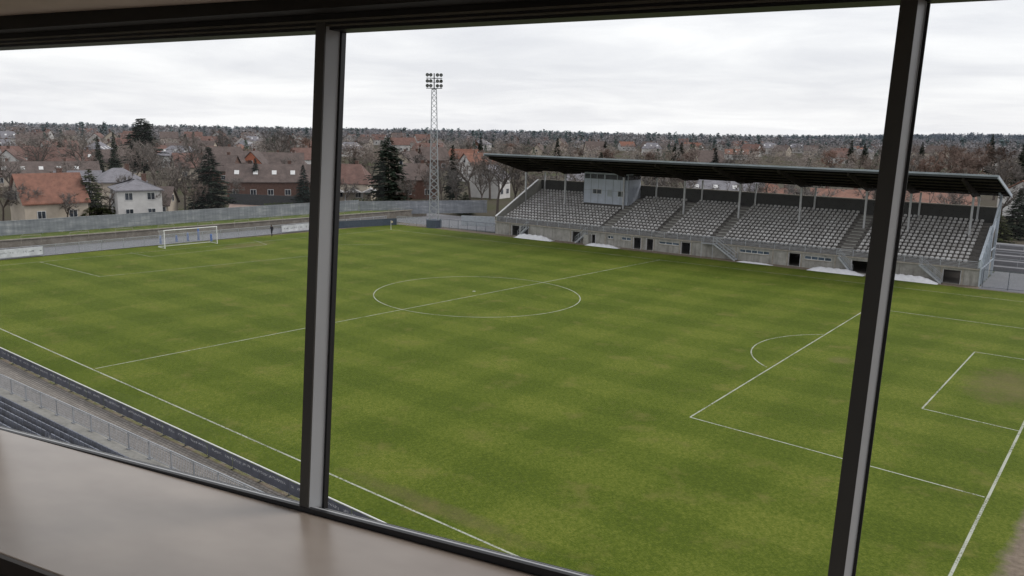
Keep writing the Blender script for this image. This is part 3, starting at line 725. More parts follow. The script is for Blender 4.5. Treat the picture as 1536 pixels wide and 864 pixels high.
# booth
SLOC = lambda u, v, z=0: (sp(u, v, z))
bo = empty('press_cabin', SLOC(11.3, 8.35, 5.3), SROT, 'pale grey panelled press cabin with glazed top built into the upper stand seats', 'cabin')
BW, BD, BH = 7.9, 4.2, 5.1-.3
s = MB(); s.box(0, BW, 0, BD, 0, 3.85); s.box(0, BW, .02, BD, 4.62, BH); s.box(0,.12,.02,BD,3.85,4.62); 
s.box(.12, BW, BD-.12, BD, 3.85, 4.62); s.build('wall', BOOTHM, bo)
s = MB()
for k in range(7): s.box(k*BW/6-.02, k*BW/6+.02, -.02, -.003, .05, 3.85)
s.box(0, BW, -.02, -.003, 2.05, 2.08); s.build('panel_trim', simple('cabin trim', (.17,.19,.21), .5), bo)
s = MB()
for k in (0, 1.1, 2.3, 3.6, 3.75, 5.9, 6.9, BW-.1): s.box(k, k+.09, -.01, .08, 3.85, 4.62)
s.box(0, BW, -.012, .085, 3.80, 3.86); s.box(0, BW, -.012, .085, 4.58, 4.66); so = s.build('window', BLUESTEEL, bo)
s = MB(); s.box(.1, BW-.05, .03, .05, 3.86, 4.6); s.build('pane', WGLASS, so)
s = MB(); s.box(BW-.04, BW-.02, .1, BD-.2, 3.86, 4.6); s.build('pane', WGLASS, so)
for a, b, c0, c1 in ((1.7,2.35,1.55,2.2),(2.45,3.2,1.55,2.2),(6.2,6.75,1.3,2.1),(6.85,7.35,1.3,2.1)):
    s = MB(); s.box(a-.06, b+.06, -.05, -.021, c0-.06, c1+.06); so = s.build('window', FRAMEW, bo); s = MB(); s.box(a, b, -.065, -.051, c0, c1); s.build('pane', WGLASS, so)
s = MB(); s.box(4.3, 5.1, -.05, -.021, 1.2, 2.25); s.build('hatch', simple('cabin hatch', (.34,.37,.4), .5), bo)
# seats
def seat_mb():
    s = MB()
    s.prism([(-.22,.17),(-.22,.215),(-.06,.20),(.10,.195),(.15,.24),(.20,.385),(.225,.385),(.20,.21),(.16,.13),(-.10,.13)], 0, -.205, .205)
    s.prism([(-.16,.388),(-.12,.43),(.12,.43),(.16,.388)], 1, .195, .225)
    s.box(-.03, .03, -.05, .12, .0, .128)
    return s
places = []
for k in range(NR_):
    v = P0+DV*k+.42; z = WH+.05+DZ*.98*(k+1)
    u = .75
    while u < SL-1.0:
        if not any(a-.2 < u < b+.2 for a, b in aisles) and not (k >= 8 and 11.0 < u < 19.6) and not (u > SL-1.2-.18*k*0):
            places.append((sp(u, v, z), u, k))
        u += .60
places.sort(key=lambda q: (q[0]-cpos).length)
sproto = None
base = seat_mb()
me_seat = None
for i, (p_, u, k) in enumerate(places[:300]):
    if i == 0:
        o = base.build('stadium_seat', SEATW); o.rotation_euler = (0,0,SROT); sproto = o
        tag(o, 'grey plastic bucket seat in the nearer right-hand rows of the grandstand', 'seat', 'grey seats of the grandstand')
    else: o = sproto.copy(); col.objects.link(o)
    o.location = p_; o.rotation_euler = (0,0,SROT+rnd.uniform(-.03,.03))
nv = len(base.v); cs, sn = math.cos(SROT), math.sin(SROT)
bv = np.array(base.v); bv2 = np.stack([bv[:,0]*cs-bv[:,1]*sn, bv[:,0]*sn+bv[:,1]*cs, bv[:,2]], 1)
big = MB()
for p_, u, k in places[300:]:
    o_ = len(big.v); jit = 1+rnd.uniform(-.03,.03)
    big.v += [tuple(q) for q in (bv2*jit+np.array(p_))]; big.f += [tuple(o_+a for a in f) for f in base.f]
big.m = [0]*len(big.f)
tag(big.build('stadium_seats', SEATW), 'farther rows of grey plastic seats filling the rest of the grandstand', 'seats', kind='stuff')

# white tarpaulin mounds along the wall
def tarp(u0, u1, hgt, wid, label):
    p0 = sp(u0, -1.25); e_ = MB(); n, m_ = 22, 8; L_ = u1-u0; grid = []
    for i in range(n+1):
        t = i/n; env = min(1, t/.18, (1-t)/.28)**.8 if 0 < t < 1 else 0
        row = []
        for j in range(m_+1):
            q = j/m_; y = (q-.5)*wid*(.45+.55*env); z = hgt*env*math.sin(math.pi*q)**.7*(1+.12*math.sin(i*1.9+j))+.02 if 0<j<m_ else .02
            row.append((t*L_, y, z))
        grid.append(row)
    for i in range(n):
        for j in range(m_): e_.quad([grid[i][j], grid[i+1][j], grid[i+1][j+1], grid[i][j+1]])
    e_.quad([(0,-wid/2,.018),(L_,-wid/2,.018),(L_,wid/2,.018),(0,wid/2,.018)][::-1])
    o = e_.build('tarpaulin', TARP); o.location = p0; o.rotation_euler = (0,0,SROT); tag(o, label, 'tarpaulin', 'white covers lying along the stand wall')
tarp(4.9, 11.8, .62, 1.5, 'peaked white tarpaulin at the left end of the stand wall')
tarp(17.7, 23.2, .35, 1.2, 'flat white tarpaulin below the press cabin beside the small porch')
tarp(40.9, 45.7, .16, .7, 'thin rolled white tarpaulin right of the metal stair')
tarp(50.2, 57.0, .48, 1.6, 'long white tarpaulin below the wide strip window of the stand')
tarp(58.6, 65.2, .62, 1.6, 'bulky white tarpaulin nearest the right-hand stand stair')

# right-hand yard
fence('yard_fence', sp(69.6, -.6), sp(100, 1.5), 2.1, 'grey steel railing with tall posts right of the grandstand', 'darkrail', 2.6)
rtz = empty('side_terrace', sp(66, 14.5), SROT, 'grey stepped terrace with rails beyond the right end of the grandstand', 'terrace')
s = MB()
for k in range(5): s.box(0, 50, k*1.6, (k+1)*1.6, 0, .55*(k+1))
s.build('steps', ASPHALT, rtz)
for k in range(3):
    s = MB(); s.tube((0,k*2.9+.2,1.1+k*.55+.5), (50,k*2.9+.2,1.1+k*.55+.5), .035)
    for j in range(18): s.tube((j*2.8,k*2.9+.2,.5*k), (j*2.8,k*2.9+.2,1.1+k*.55+.5), .03)
    s.build('rail', STEEL, rtz)

# ------------------------------------------------------------------ trees
def bare_mesh(seed, h, spread, twigm, density=1.0, up_=.55):
    rr = random.Random(seed); tb = MB(); cb = MB()
    def grow(p, d, L_, r_, lvl):
        n = 3 if lvl < 2 else 2; q = p
        for i in range(n):
            d2 = (d+Vector((rr.uniform(-1,1), rr.uniform(-1,1), rr.uniform(-.3,.6)))*.13).normalized()
            q2 = q+d2*L_/n; (tb if lvl < 3 else cb).tube(q, q2, r_*(1-.25*i/n), r_*(1-.25*(i+1)/n), n=5 if lvl < 2 else 3, cap=False)
            if lvl >= 1 and lvl < 4 and rr.random() < .75:
                s_ = side(d2); grow(q2, (d2*.6+s_).normalized(), L_*rr.uniform(.45,.62), r_*.5, lvl+1)
            q = q2; d = d2
        if lvl >= 4:
            for _ in range(int(9*density)):
                s_ = side(d); dd = (d*.9+s_*.9).normalized(); pp = p+(q-p)*rr.random(); e_ = pp+dd*L_*rr.uniform(.5,1.3)
                w = dd.orthogonal().normalized()*.03; cb.quad([pp-w, pp+w, e_])
            return
        for _ in range(2 if lvl > 0 else 4):
            s_ = side(d); k = rr.uniform(.45,.85)*spread; dd = (d+s_*k+Vector((0,0,up_*.3))).normalized()
            grow(q, dd, L_*rr.uniform(.62,.82), r_*.62, lvl+1)
    def side(d):
        a = rr.uniform(0, 2*math.pi); t = d.orthogonal().normalized(); return (t*math.cos(a)+d.cross(t)*math.sin(a)).normalized()
    grow(Vector((0,0,0)), Vector((0,0,1)), h*.26, h*.017, 0)
    z = max(v[2] for v in cb.v); k = h/z
    tb.v = [(v[0]*k, v[1]*k, v[2]*k) for v in tb.v]; cb.v = [(v[0]*k, v[1]*k, v[2]*k) for v in cb.v]
    a = tb.mesh('trunk'); a.materials.append(BARK); b = cb.mesh('crown'); b.materials.append(twigm); return a, b
def conifer_mesh(seed, h, wid, m_, loose=.0, bare=.06, pw=.85):
    rr = random.Random(seed); tb = MB(); cb = MB()
    tb.tube((0,0,0), (0,0,h*.97), h*.014, .03, n=6)
    n = int(h*5.0)
    for i in range(n):
        t = bare+(1-bare)*i/n; z = h*t; rad_ = wid*.5*((1-t)**pw)*rr.uniform(.72,1.12)+.12
        if t < .12+bare: rad_ *= .8
        nb2 = rr.randint(5,8)
        for j in range(nb2):
            if rr.random() < loose: continue
            a = rr.uniform(0, 2*math.pi); L_ = rad_*rr.uniform(.6,1.12); dr = rr.uniform(.05,.38)*L_
            tip = Vector((math.cos(a)*L_, math.sin(a)*L_, z-dr+.12*L_)); root = Vector((0,0,z))
            tb.tube(root, tip, .025, .01, n=3, cap=False)
            m2 = max(4, int(L_*5.5))
            for q in range(m2):
                f = .2+.8*(q+rr.random())/m2; c_ = root.lerp(tip, f)+Vector((0,0,.10*math.sin(f*3)))
                sz = (.16+.30*(1-f*.5))*(.7+.7*rr.random())*min(1.15, .45+L_*.3)
                an = a+rr.choice([-1,1])*rr.uniform(.3,1.1); dv = Vector((math.cos(an), math.sin(an), rr.uniform(-.45,.12)))*sz*1.5
                w = Vector((-math.sin(an), math.cos(an), rr.uniform(-.4,.4)))*sz*.42
                cb.quad([c_-w*.6, c_+w*.6, c_+dv*.6+w, c_+dv-Vector((0,0,sz*.25)), c_+dv*.55-w])
    for _ in range(10):
        cb.quad([Vector((0,0,h*.93)), Vector((rr.uniform(-.2,.2), rr.uniform(-.2,.2), h*.95)), Vector((0,0,h))])
    a = tb.mesh('trunk'); a.materials.append(DBARK); b = cb.mesh('crown'); b.materials.append(m_); return a, b
TREES = {
 'oak': [bare_mesh(s, 12, 1.15, TWIG, 1.2) for s in (1,2,3)],
 'birch': [bare_mesh(s, 14, .75, TWIGP, 1.1, .9) for s in (11,12)],
 'red': [bare_mesh(s, 12, 1.0, TWIGR, 1.5) for s in (21,22)],
 'spruce': [conifer_mesh(s, 14, 7.6, SPRUCE) for s in (31,32)],
 'blue': [conifer_mesh(s, 14, 6.4, SPRUCEB, .1) for s in (41,)],
 'olive': [conifer_mesh(s, 11, 8.6, SPRUCEG, .12, .02) for s in (51,)],
 'broad': [conifer_mesh(s, 14, 7.6, SPRUCE, .03, .08, .55) for s in (71,)],
 'pine': [conifer_mesh(s, 20, 9.5, SPRUCE, .12, .30, .45) for s in (61,)]}
KH = {'oak':12,'birch':14,'red':12,'spruce':14,'blue':14,'olive':11,'pine':20,'broad':14}
KN = {'oak':'bare_tree','birch':'bare_tree','red':'bare_tree','spruce':'spruce_tree','blue':'spruce_tree','olive':'conifer_tree','pine':'pine_tree','broad':'spruce_tree'}
ntree = [0]
def tree(kind, loc, h, label, group=None, wide=1.0, parts=True):
    va = TREES[kind]; a, b = va[ntree[0] % len(va)]; ntree[0] += 1
    e = empty(KN[kind], (loc.x, loc.y, terr(loc.x, loc.y)-.1), rnd.uniform(0, 6.28), label, 'tree', group)
    k = h/KH[kind]; e.scale = (k*wide, k*wide, k)
    for nm, me in (('trunk', a), ('crown', b)):
        o = bpy.data.objects.new(nm, me); col.objects.link(o); o.parent = e
    return e
def hpx(loc, ytop, px):      # height of something at loc whose top reaches row ytop
    D_ = ((loc-cpos).dot(fw)); d = ray(px, ytop); t = math.hypot(loc.x-CX, loc.y-CY)/math.hypot(d.x, d.y); return CZ+d.z*t
def T(kind, px, ybase, ytop, label, wide=1.0, group=None, dist=None):
    loc = at(px, dist) if dist else gp(px, ybase)
    return tree(kind, loc, hpx(loc, ytop, px), label, group, wide)
# hero conifers
T('olive', 138, 331, 252, 'broad olive green conifer beside the orange roofed house', 1.35)
T('spruce', 317, 322, 219, 'large dark spruce behind the far goal with dense drooping branches', 1.5)
T('blue', 385, 298, 236, 'slim bluish spruce before the long brown row house', 1.0)
T('blue', 456, 312, 246, 'bluish conifer at the end of the long brown row house', 1.2)
T('spruce', 93, 262, 207, 'small dark spruce among the houses at far left', 1.0)
T('pine', 218, 285, 177, 'tallest dark pine with flat crown above the villas', 1.6)
T('spruce', 150, 270, 203, 'narrow dark conifer left of the tall pine', .7)
T('spruce', 174, 265, 197, 'slender conifer close beside the tall pine', .7)
T('broad', 583, 308, 205, 'big dark spruce standing left of the floodlight mast', 1.35)
T('spruce', 679, 300, 216, 'dark spruce top right of the floodlight mast', .75)
T('olive', 698, 322, 287, 'low dark bushy conifer behind the corner railing', 1.5)
T('spruce', 532, 272, 228, 'small dark conifer behind the red roofed house', 1.0)
T('spruce', 1530, 0, 283, 'dark spruce beyond the right end of the stand', 1.5, dist=165)
T('olive', 1500, 0, 315, 'bushy dark conifer touching the right end frame of the stand', 1.7, dist=150)
T('spruce', 1478, 0, 200, 'single spruce tip rising above the skyline at right', .7, dist=420)
T('spruce', 1527, 0, 215, 'dark green conifer at the right edge below the skyline', 1.1, dist=300)
T('spruce', 834, 0, 206, 'lone dark spruce above the left part of the stand roof', .9, dist=420)
for px, yt in ((892,212),(905,210),(1008,214),(1036,214),(1270,210),(1290,214),(1375,212),(1122,222),(810,222),(700,212),(655,208),(720,205),(760,215)):
    T('spruce', px, 0, yt, 'small distant spruce rising from the woods beyond the stand', .95, 'distant spruces beyond the stadium', dist=rnd.uniform(420,560))
# hero bare trees (near row)
for px, yb, yt, k, lab, w in (
 (54,334,268,'oak','bare spreading tree in front of the orange roofed house',1.0),
 (6,336,255,'oak','bare tree at the left edge behind the sheet fence',1.0),
 (213,326,262,'oak','bare tree before the pale hipped villa',.95),
 (250,322,240,'birch','tall bare tree between villa and large dark spruce',1.0),
 (278,318,232,'birch','bare tree touching the left side of the large dark spruce',1.1),
 (190,312,252,'oak','bare twiggy tree behind the olive conifer',1.0),
 (234,300,200,'birch','tall bare poplar like tree below the pine',1.0),
 (204,300,205,'birch','thin bare tree in front of the tall pine',.9),
 (338,262,184,'birch','tall lone bare tree rising above the gable roofs',.8),
 (665,316,236,'oak','bare brown tree right behind the floodlight mast',.9),
 (684,318,243,'birch','bare brown tree second right of the floodlight mast',1.0),
 (745,326,205,'oak','bare brownish tree left of the grandstand roof tip',.9),
 (768,326,218,'oak','bare brown tree under the left roof edge of the grandstand',.9),
 (722,318,235,'birch','bare tree between mast and grandstand',1.0),
 (640,305,240,'oak','bare tree directly behind the lattice mast',.9),
 (555,290,215,'birch','bare tree left of the big dark spruce by the mast',.9),
 (168,330,268,'oak','bare tree between the olive conifer and the white villa',1.1),
 (30,336,262,'oak','bare tree covering the gable end of the orange roofed house',1.2),
 (100,337,285,'oak','low bare tree before the right half of the orange roofed house',1.1),
 (236,330,272,'oak','bare tree before the brown roofed house beside the villa',1.1),
 (290,324,262,'oak','bare tree in front of the left side of the large dark spruce',1.0),
 (360,306,262,'oak','low bare tree by the left end of the garden fence',1.1),
 (520,312,262,'oak','bare tree before the cream house with red hipped roof',1.0),
 (612,312,258,'oak','bare tree right of the big dark spruce by the mast',1.1),
 (262,305,226,'oak','broad bare tree behind the large dark spruce on its left side',1.2),
 (108,300,228,'oak','bare tree above the ridge of the orange roofed house',1.1),
 (20,300,222,'oak','bare tree beneath the white gable at the far left',1.1),
 (130,275,192,'birch','tall grey bare tree far left of the pine',1.2),
 (60,270,190,'birch','tall grey bare tree near the left edge below the skyline',1.2),
 (300,285,196,'birch','tall bare tree rising behind the large dark spruce',1.1),
 (430,292,232,'oak','bare tree before the right end of the row house',.9),
 (365,292,240,'oak','bare tree before the left end of the row house',.9),
 (420,255,186,'birch','tall bare tree behind the white gable with attic window',1.1),
 (525,282,212,'oak','bare tree behind the cream house with red hipped roof',1.1),
 (620,290,214,'oak','bare tree between the big dark spruce and the mast',1.0),
 (705,300,215,'oak','bare tree behind the low bushy conifer by the mast',1.1),
 (735,300,212,'birch','pale bare tree just left of the stand roof tip',1.1)):
    T(k, px, yb, yt, lab, w)
for px, yt, d, k in ((1390,222,260,'red'),(1425,212,300,'red'),(1460,208,280,'red'),(1490,212,260,'red'),(1510,225,230,'oak'),(1440,222,240,'red'),(1505,255,190,'oak'),(1370,228,300,'oak'),(1405,215,330,'birch')):
    T(k, px, 0, yt, 'reddish brown bare tree behind the right end of the grandstand', 1.15, 'bare trees behind the stand', dist=d)
# town trees
def inview(px): return True
cnt = 0
for i in range(205):
    if i < 70: px = rnd.uniform(-120, 520); d = rnd.uniform(360, 540)
    elif i < 150: px = rnd.uniform(-150, 900); d = rnd.uniform(380, 760)
    else: px = rnd.uniform(700, 1600); d = rnd.uniform(200, 620)
    loc = at(px, d)
    k = rnd.choices(['oak','birch','red','spruce','blue'], [5,4,3,.7,.4])[0]
    lim = hpx(loc, {True: 200, False: 205}[px < 700]+rnd.uniform(0,22), px)
    h = min(rnd.uniform(8,15), lim) if d < 500 else min(rnd.uniform(8,13), lim)
    if px > 700: h = min(rnd.uniform(7,12.5), lim)
    if k in ('spruce','blue'): g_, lab = 'dark conifers scattered through the town', 'dark conifer scattered among the distant houses'
    elif k == 'red': g_, lab = 'reddish bare trees scattered through the town', 'reddish brown bare tree among the distant houses'
    elif k == 'birch': g_, lab = 'pale bare trees scattered through the town', 'pale grey bare tree among the distant houses'
    else: g_, lab = 'brown bare trees scattered through the town', 'spreading brown bare tree among the distant houses'
    tree(k, loc, h, lab, g_, rnd.uniform(1.0,1.35))

# far woods: one mass
def woods(name, label, d0, d1, n, seed, cols, hmin, hmax, a0=-84, a1=6, nt_=60, pc=None, ts=1.0, power=.8):
    g_ = np.random.default_rng(seed)
    V0 = []; F0 = []; C0 = []
    for i in range(n):
        a = math.radians(g_.uniform(a0, a1)); d = d0+(d1-d0)*g_.random()**power
        x = CX+math.sin(a)*d; y = CY+math.cos(a)*d; z = terr(x, y)
        con = g_.random() < (pc if pc is not None else (.22 if d < 1000 else .34))
        h = g_.uniform(hmin, hmax)*(1.12 if con else 1); w = h*(.19 if con else g_.uniform(.32,.48))
        t = g_.random(nt_); ph = g_.uniform(0, 2*np.pi, nt_)
        if con: rr_ = w*(1-t)*np.sqrt(g_.random(nt_))*1.3+.2; zz_ = z+h*(.1+.9*t)
        else: rr_ = w*np.sqrt(1-(2*t-1)**2)*g_.random(nt_)**.4; zz_ = z+h*(.25+.75*t)
        c_ = np.stack([x+rr_*np.cos(ph), y+rr_*np.sin(ph), zz_], 1)
        sz = h*(.10 if con else .085)*ts*g_.uniform(.6,1.4,(nt_,1))
        tri = c_[:,None,:]+g_.normal(0, 1, (nt_,3,3))*sz[:,:,None]*np.array([.8,.8,.6])
        base_c = np.array(cols[1 if con else (0 if g_.random() < .7 else 2)])*g_.uniform(.75,1.25)
        haze = min(1, max(0, (d-350)/1000)); base_c = base_c*(1-haze*.72)+np.array([.105,.122,.15])*haze*.72  # distance haze mixed into each tree's own colour
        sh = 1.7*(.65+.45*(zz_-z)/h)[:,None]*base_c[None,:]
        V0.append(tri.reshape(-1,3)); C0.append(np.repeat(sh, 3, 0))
    V1 = np.concatenate(V0); C1 = np.concatenate(C0); nf = len(V1)//3
    me = bpy.data.meshes.new(name); me.vertices.add(len(V1)); me.vertices.foreach_set('co', V1.ravel())
    me.loops.add(len(V1)); me.loops.foreach_set('vertex_index', np.arange(len(V1))); me.polygons.add(nf)
    me.polygons.foreach_set('loop_start', np.arange(0, len(V1), 3)); me.update()
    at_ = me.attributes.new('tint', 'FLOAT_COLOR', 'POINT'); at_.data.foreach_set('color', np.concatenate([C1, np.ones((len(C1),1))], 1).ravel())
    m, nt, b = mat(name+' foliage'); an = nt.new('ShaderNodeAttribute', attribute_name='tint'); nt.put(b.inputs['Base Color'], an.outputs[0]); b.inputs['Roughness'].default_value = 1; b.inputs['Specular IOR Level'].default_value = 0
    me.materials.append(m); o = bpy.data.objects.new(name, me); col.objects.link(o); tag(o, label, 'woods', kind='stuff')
COLS = [(.145,.134,.134), (.050,.068,.062), (.165,.145,.138)]
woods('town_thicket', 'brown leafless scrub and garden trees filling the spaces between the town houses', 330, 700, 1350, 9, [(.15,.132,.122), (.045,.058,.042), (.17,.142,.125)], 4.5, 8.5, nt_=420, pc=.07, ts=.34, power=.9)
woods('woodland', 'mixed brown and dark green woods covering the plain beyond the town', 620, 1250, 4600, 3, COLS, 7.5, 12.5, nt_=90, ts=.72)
woods('far_forest', 'dark bluish haze-tinted forest forming the skyline', 1250, 1850, 7500, 4, [(.075,.082,.095), (.04,.056,.062), (.088,.086,.094)], 6.0, 9.5, nt_=90, ts=.85)  # bluish base colours carry more of the distance haze

# ------------------------------------------------------------------ houses
def house(loc, rz, w, d, eave, ridge, wall, roof, label, group=None, hip=0.0, win=True, chim=1, over=.35, storeys=1, gablewin=True, name='house', parent=None):
    e = empty(name, (loc.x, loc.y, terr(loc.x, loc.y)), rz, label, 'house', group)
    s = MB(); s.box(-w/2, w/2, -d/2, d/2, -.5, eave)
    if hip == 0:
        for x in (-w/2, w/2-.02): s.prism([(-d/2,eave),(d/2,eave),(0,ridge-.12)], 0, x, x+.02)
    s.build('wall', wall, e)
    r_ = MB(); hx = w/2+over; hy = d/2+over; k = (ridge-eave)/(d/2); ez = eave-over*k*.6; rx = hx-hip*d/2; t_ = .18
    def slab(pts):
        i = len(r_.v); n = len(pts); r_.v += pts+[(p[0],p[1],p[2]+t_) for p in pts]
        r_.f.append(tuple(range(i,i+n))[::-1]); r_.f.append(tuple(range(i+n,i+2*n)))
        for q in range(n): r_.f.append((i+q, i+(q+1)%n, i+n+(q+1)%n, i+n+q))
        r_.m += [0]*(n+2)
    slab([(-hx,-hy,ez),(hx,-hy,ez),(rx,0,ridge),(-rx,0,ridge)]); slab([(hx,hy,ez),(-hx,hy,ez),(-rx,0,ridge),(rx,0,ridge)])
    if hip: slab([(hx,-hy,ez),(hx,hy,ez),(rx,0,ridge)]); slab([(-hx,hy,ez),(-hx,-hy,ez),(-rx,0,ridge)])
    ro_ = r_.build('roof', roof, e)
    if win and w > 12:
        for kx in range(int(w/4)):
            fx_ = -w/2+2+kx*4; q = MB(); yy_ = -d/4; zz_ = eave+(ridge-eave)*.5; al = math.atan2(ridge-eave, d/2)
            for (aa, bb, off) in ((-.5,.5,.19),):
                c0 = (fx_, yy_, zz_+.05); dy, dz = math.cos(al)*.65, math.sin(al)*.65; ny, nz = -math.sin(al)*.28, math.cos(al)*.28
                q.hexa([(fx_-.5,yy_-dy,zz_-dz),(fx_+.5,yy_-dy,zz_-dz),(fx_+.5,yy_+dy,zz_+dz),(fx_-.5,yy_+dy,zz_+dz),(fx_-.5,yy_-dy+ny,zz_-dz+nz),(fx_+.5,yy_-dy+ny,zz_-dz+nz),(fx_+.5,yy_+dy+ny,zz_+dz+nz),(fx_-.5,yy_+dy+ny,zz_+dz+nz)])
            q.build('roof_window', FRAMEW, ro_)
    for c in range(chim):
        q = MB(); cx = w*(.22 if c == 0 else -.25); q.box(cx-.35, cx+.35, .2, .9, ridge-1.2, ridge+.8); q.box(cx-.42, cx+.42, .13, .97, ridge+.8, ridge+.9); q.build('chimney', BRICKW, ro_)
    if win:
        n = max(2, int(w/3.2))
        for st_ in range(storeys):
            zc = 1.0+st_*2.7
            if zc+1.3 > eave: continue
            for k2 in range(n):
                x = -w/2+w*(k2+.5)/n
                f_ = MB(); f_.box(x-.65, x+.65, -d/2-.06, -d/2-.003, zc, zc+1.3); fo = f_.build('window', FRAMEW, e)
                f_ = MB(); f_.box(x-.55, x-.04, -d/2-.08, -d/2-.061, zc+.1, zc+1.2); f_.box(x+.04, x+.55, -d/2-.08, -d/2-.061, zc+.1, zc+1.2); f_.build('pane', WGLASS, fo)
        if gablewin:
            for sx in (-1, 1):
                xs = sx*(w/2)
                zc = (eave+.4) if hip == 0 else 1.2
                f_ = MB(); x0, x1 = (xs+.003, xs+.06) if sx > 0 else (xs-.06, xs-.003); f_.box(x0, x1, -.6, .6, zc, zc+1.2); fo = f_.build('window', FRAMEW, e)
                f_ = MB(); x0, x1 = (xs+.061, xs+.08) if sx > 0 else (xs-.08, xs-.061); f_.box(x0, x1, -.5, .5, zc+.1, zc+1.1); f_.build('pane', WGLASS, fo)
    return e
def ppm(loc): return FPX/((loc-cpos).dot(fw))
def HS(px, yb, wpx, d, eave_y, ridge_y, delta, wall, roof, label, hip=0, dist=None, **k):
    loc = at(px, dist) if dist else gp(px, yb)
    w = wpx/ppm(loc); ev = hpx(loc, eave_y, px); rd = hpx(loc, ridge_y, px)
    return house(loc, facing(loc)+R(delta), w, d, ev, rd, wall, roof, label, hip=hip, **k)
HS(76, 333, 86, 8.0, 301, 261, 16, CREAM, ORANGE, 'cream house with bright orange tiled roof beyond the sheet fence', chim=1)
HS(206, 329, 60, 9, 283, 269, 8, WHITER, GREYT, 'white villa with pale grey hipped roof behind the far goal', hip=.95, storeys=2, chim=1)
HS(243, 326, 34, 7, 305, 281, -14, CREAM, BROWNT, 'small house with steep brown roof beside the white villa', chim=0)
HS(180, 306, 62, 9, 271, 253, 12, CREAM, GREYT, 'house with faded grey hipped roof behind the olive conifer', hip=.8)
HS(120, 300, 60, 8, 276, 257, 0, WHITER, GREYT, 'low grey roofed building behind the orange roofed house', chim=0)
HS(408, 297, 122, 9, 271, 247, -3, BRICKW, BROWNT, 'long brown brick row house with dark brown roof', storeys=2, chim=3)
HS(18, 268, 40, 9, 249, 224, 78, WHITER, REDT, 'white gable house at the far left edge')
HS(72, 264, 34, 8, 246, 225, 70, simple('orange render', (.40,.14,.08), .9), REDT, 'orange gabled house behind the small spruce')
HS(60, 278, 160, 9, 262, 243, 2, CREAM, BROWNT, 'very long low building with grey brown roof at left', chim=2)
HS(118, 262, 62, 9, 243, 225, -8, CREAM, REDT, 'brown roofed house right of the small spruce at left')
HS(383, 264, 34, 8, 248, 227, 72, simple('orange render', (.40,.14,.08)), BROWNT, 'gable house with orange boarded front above the row house')
HS(350, 264, 54, 9, 247, 227, 6, CREAM, BROWNT, 'dark roofed house left of the orange gable')
HS(440, 264, 26, 8, 248, 228, 78, WHITER, BROWNT, 'white gable house with small attic window above the row house')
HS(410, 256, 34, 9, 244, 229, 0, CREAM, BROWNT, 'dark roofed house between the two gables')
HS(285, 268, 44, 9, 250, 230, 10, CREAM, REDT, 'red roofed house hidden behind bare trees near the large spruce')
HS(518, 300, 80, 9, 273, 247, -14, CREAM, REDT, 'cream house with red hipped roof right of the window mullion', hip=.6, storeys=1)
HS(622, 296, 56, 9, 268, 246, 10, BRICKW, BROWNT, 'brown house with tiled roof behind the mast', hip=.5)
HS(614, 268, 50, 9, 242, 227, 0, CREAM, BROWNT, 'wide brown hipped roof above the big spruce by the mast', hip=.8)
HS(716, 272, 44, 9, 246, 230, 30, WHITER, ORANGE, 'orange roofed house between mast and grandstand')
HS(735, 296, 34, 8, 266, 248, 60, WHITER, GREYT, 'white house behind bare trees left of the stand')
HS(1262, 0, 84, 10, 304, 285, 3, CREAM, REDT2, 'orange brown roof seen through the gap under the stand roof left of the mullion', dist=172, chim=2)
HS(1165, 0, 50, 10, 302, 283, -12, CREAM, REDT2, 'smaller dull orange roof glimpsed under the middle of the stand roof', dist=185, chim=1)
for px, yt, d in ((1100,258,150),(1150,255,152),(1205,262,150),(1228,258,156),(1310,262,150),(1350,268,150),(1400,272,142),(1005,250,160),(1040,256,165),(985,245,168),(900,240,175),(860,238,170),(820,236,165),(1440,270,148)):
    T('oak', px, 0, yt, 'bare tree close behind the grandstand showing under its roof', 1.2, 'bare trees close behind the grandstand', dist=d)
HS(1408, 0, 90, 10, 306, 287, 4, CREAM, REDT2, 'orange roofed house seen under the right half of the stand roof', dist=160)
HS(1085, 0, 110, 10, 290, 271, 4, WHITER, GREYT, 'grey roofed white building glimpsed under the stand roof', dist=190, chim=2)
HS(880, 0, 60, 9, 275, 260, 4, WHITER, GREYT, 'white building glimpsed under the left part of the stand roof', dist=215)
HS(1540, 0, 44, 9, 292, 271, 70, WHITER, ORANGE, 'white gabled house with orange roof at the right edge', dist=210)
HS(1100, 0, 34, 10, 231, 224, 4, WHITER, ORANGE, 'bright orange roofed house above the middle of the stand roof', dist=520)
# marquee by the red roofed house
q = gp(535, 303); e = empty('marquee', q, facing(q), 'low white marquee roof beside the red roofed house', 'tent')
s = MB()
for k in range(4):
    x = -6+k*3.6; s.prism([(x,2.3),(x+1.75,3.1),(x+3.5,2.3)], 1, -3, 3)
s.build('canopy', simple('marquee cloth', (.45,.44,.44), .7), e)
for x in (-5.9, -2.4, 1.2, 4.8, 8.2):
    s = MB(); s.box(x-.06, x+.06, -2.9, -2.78, 0, 2.3); s.build('leg', STEEL, e)
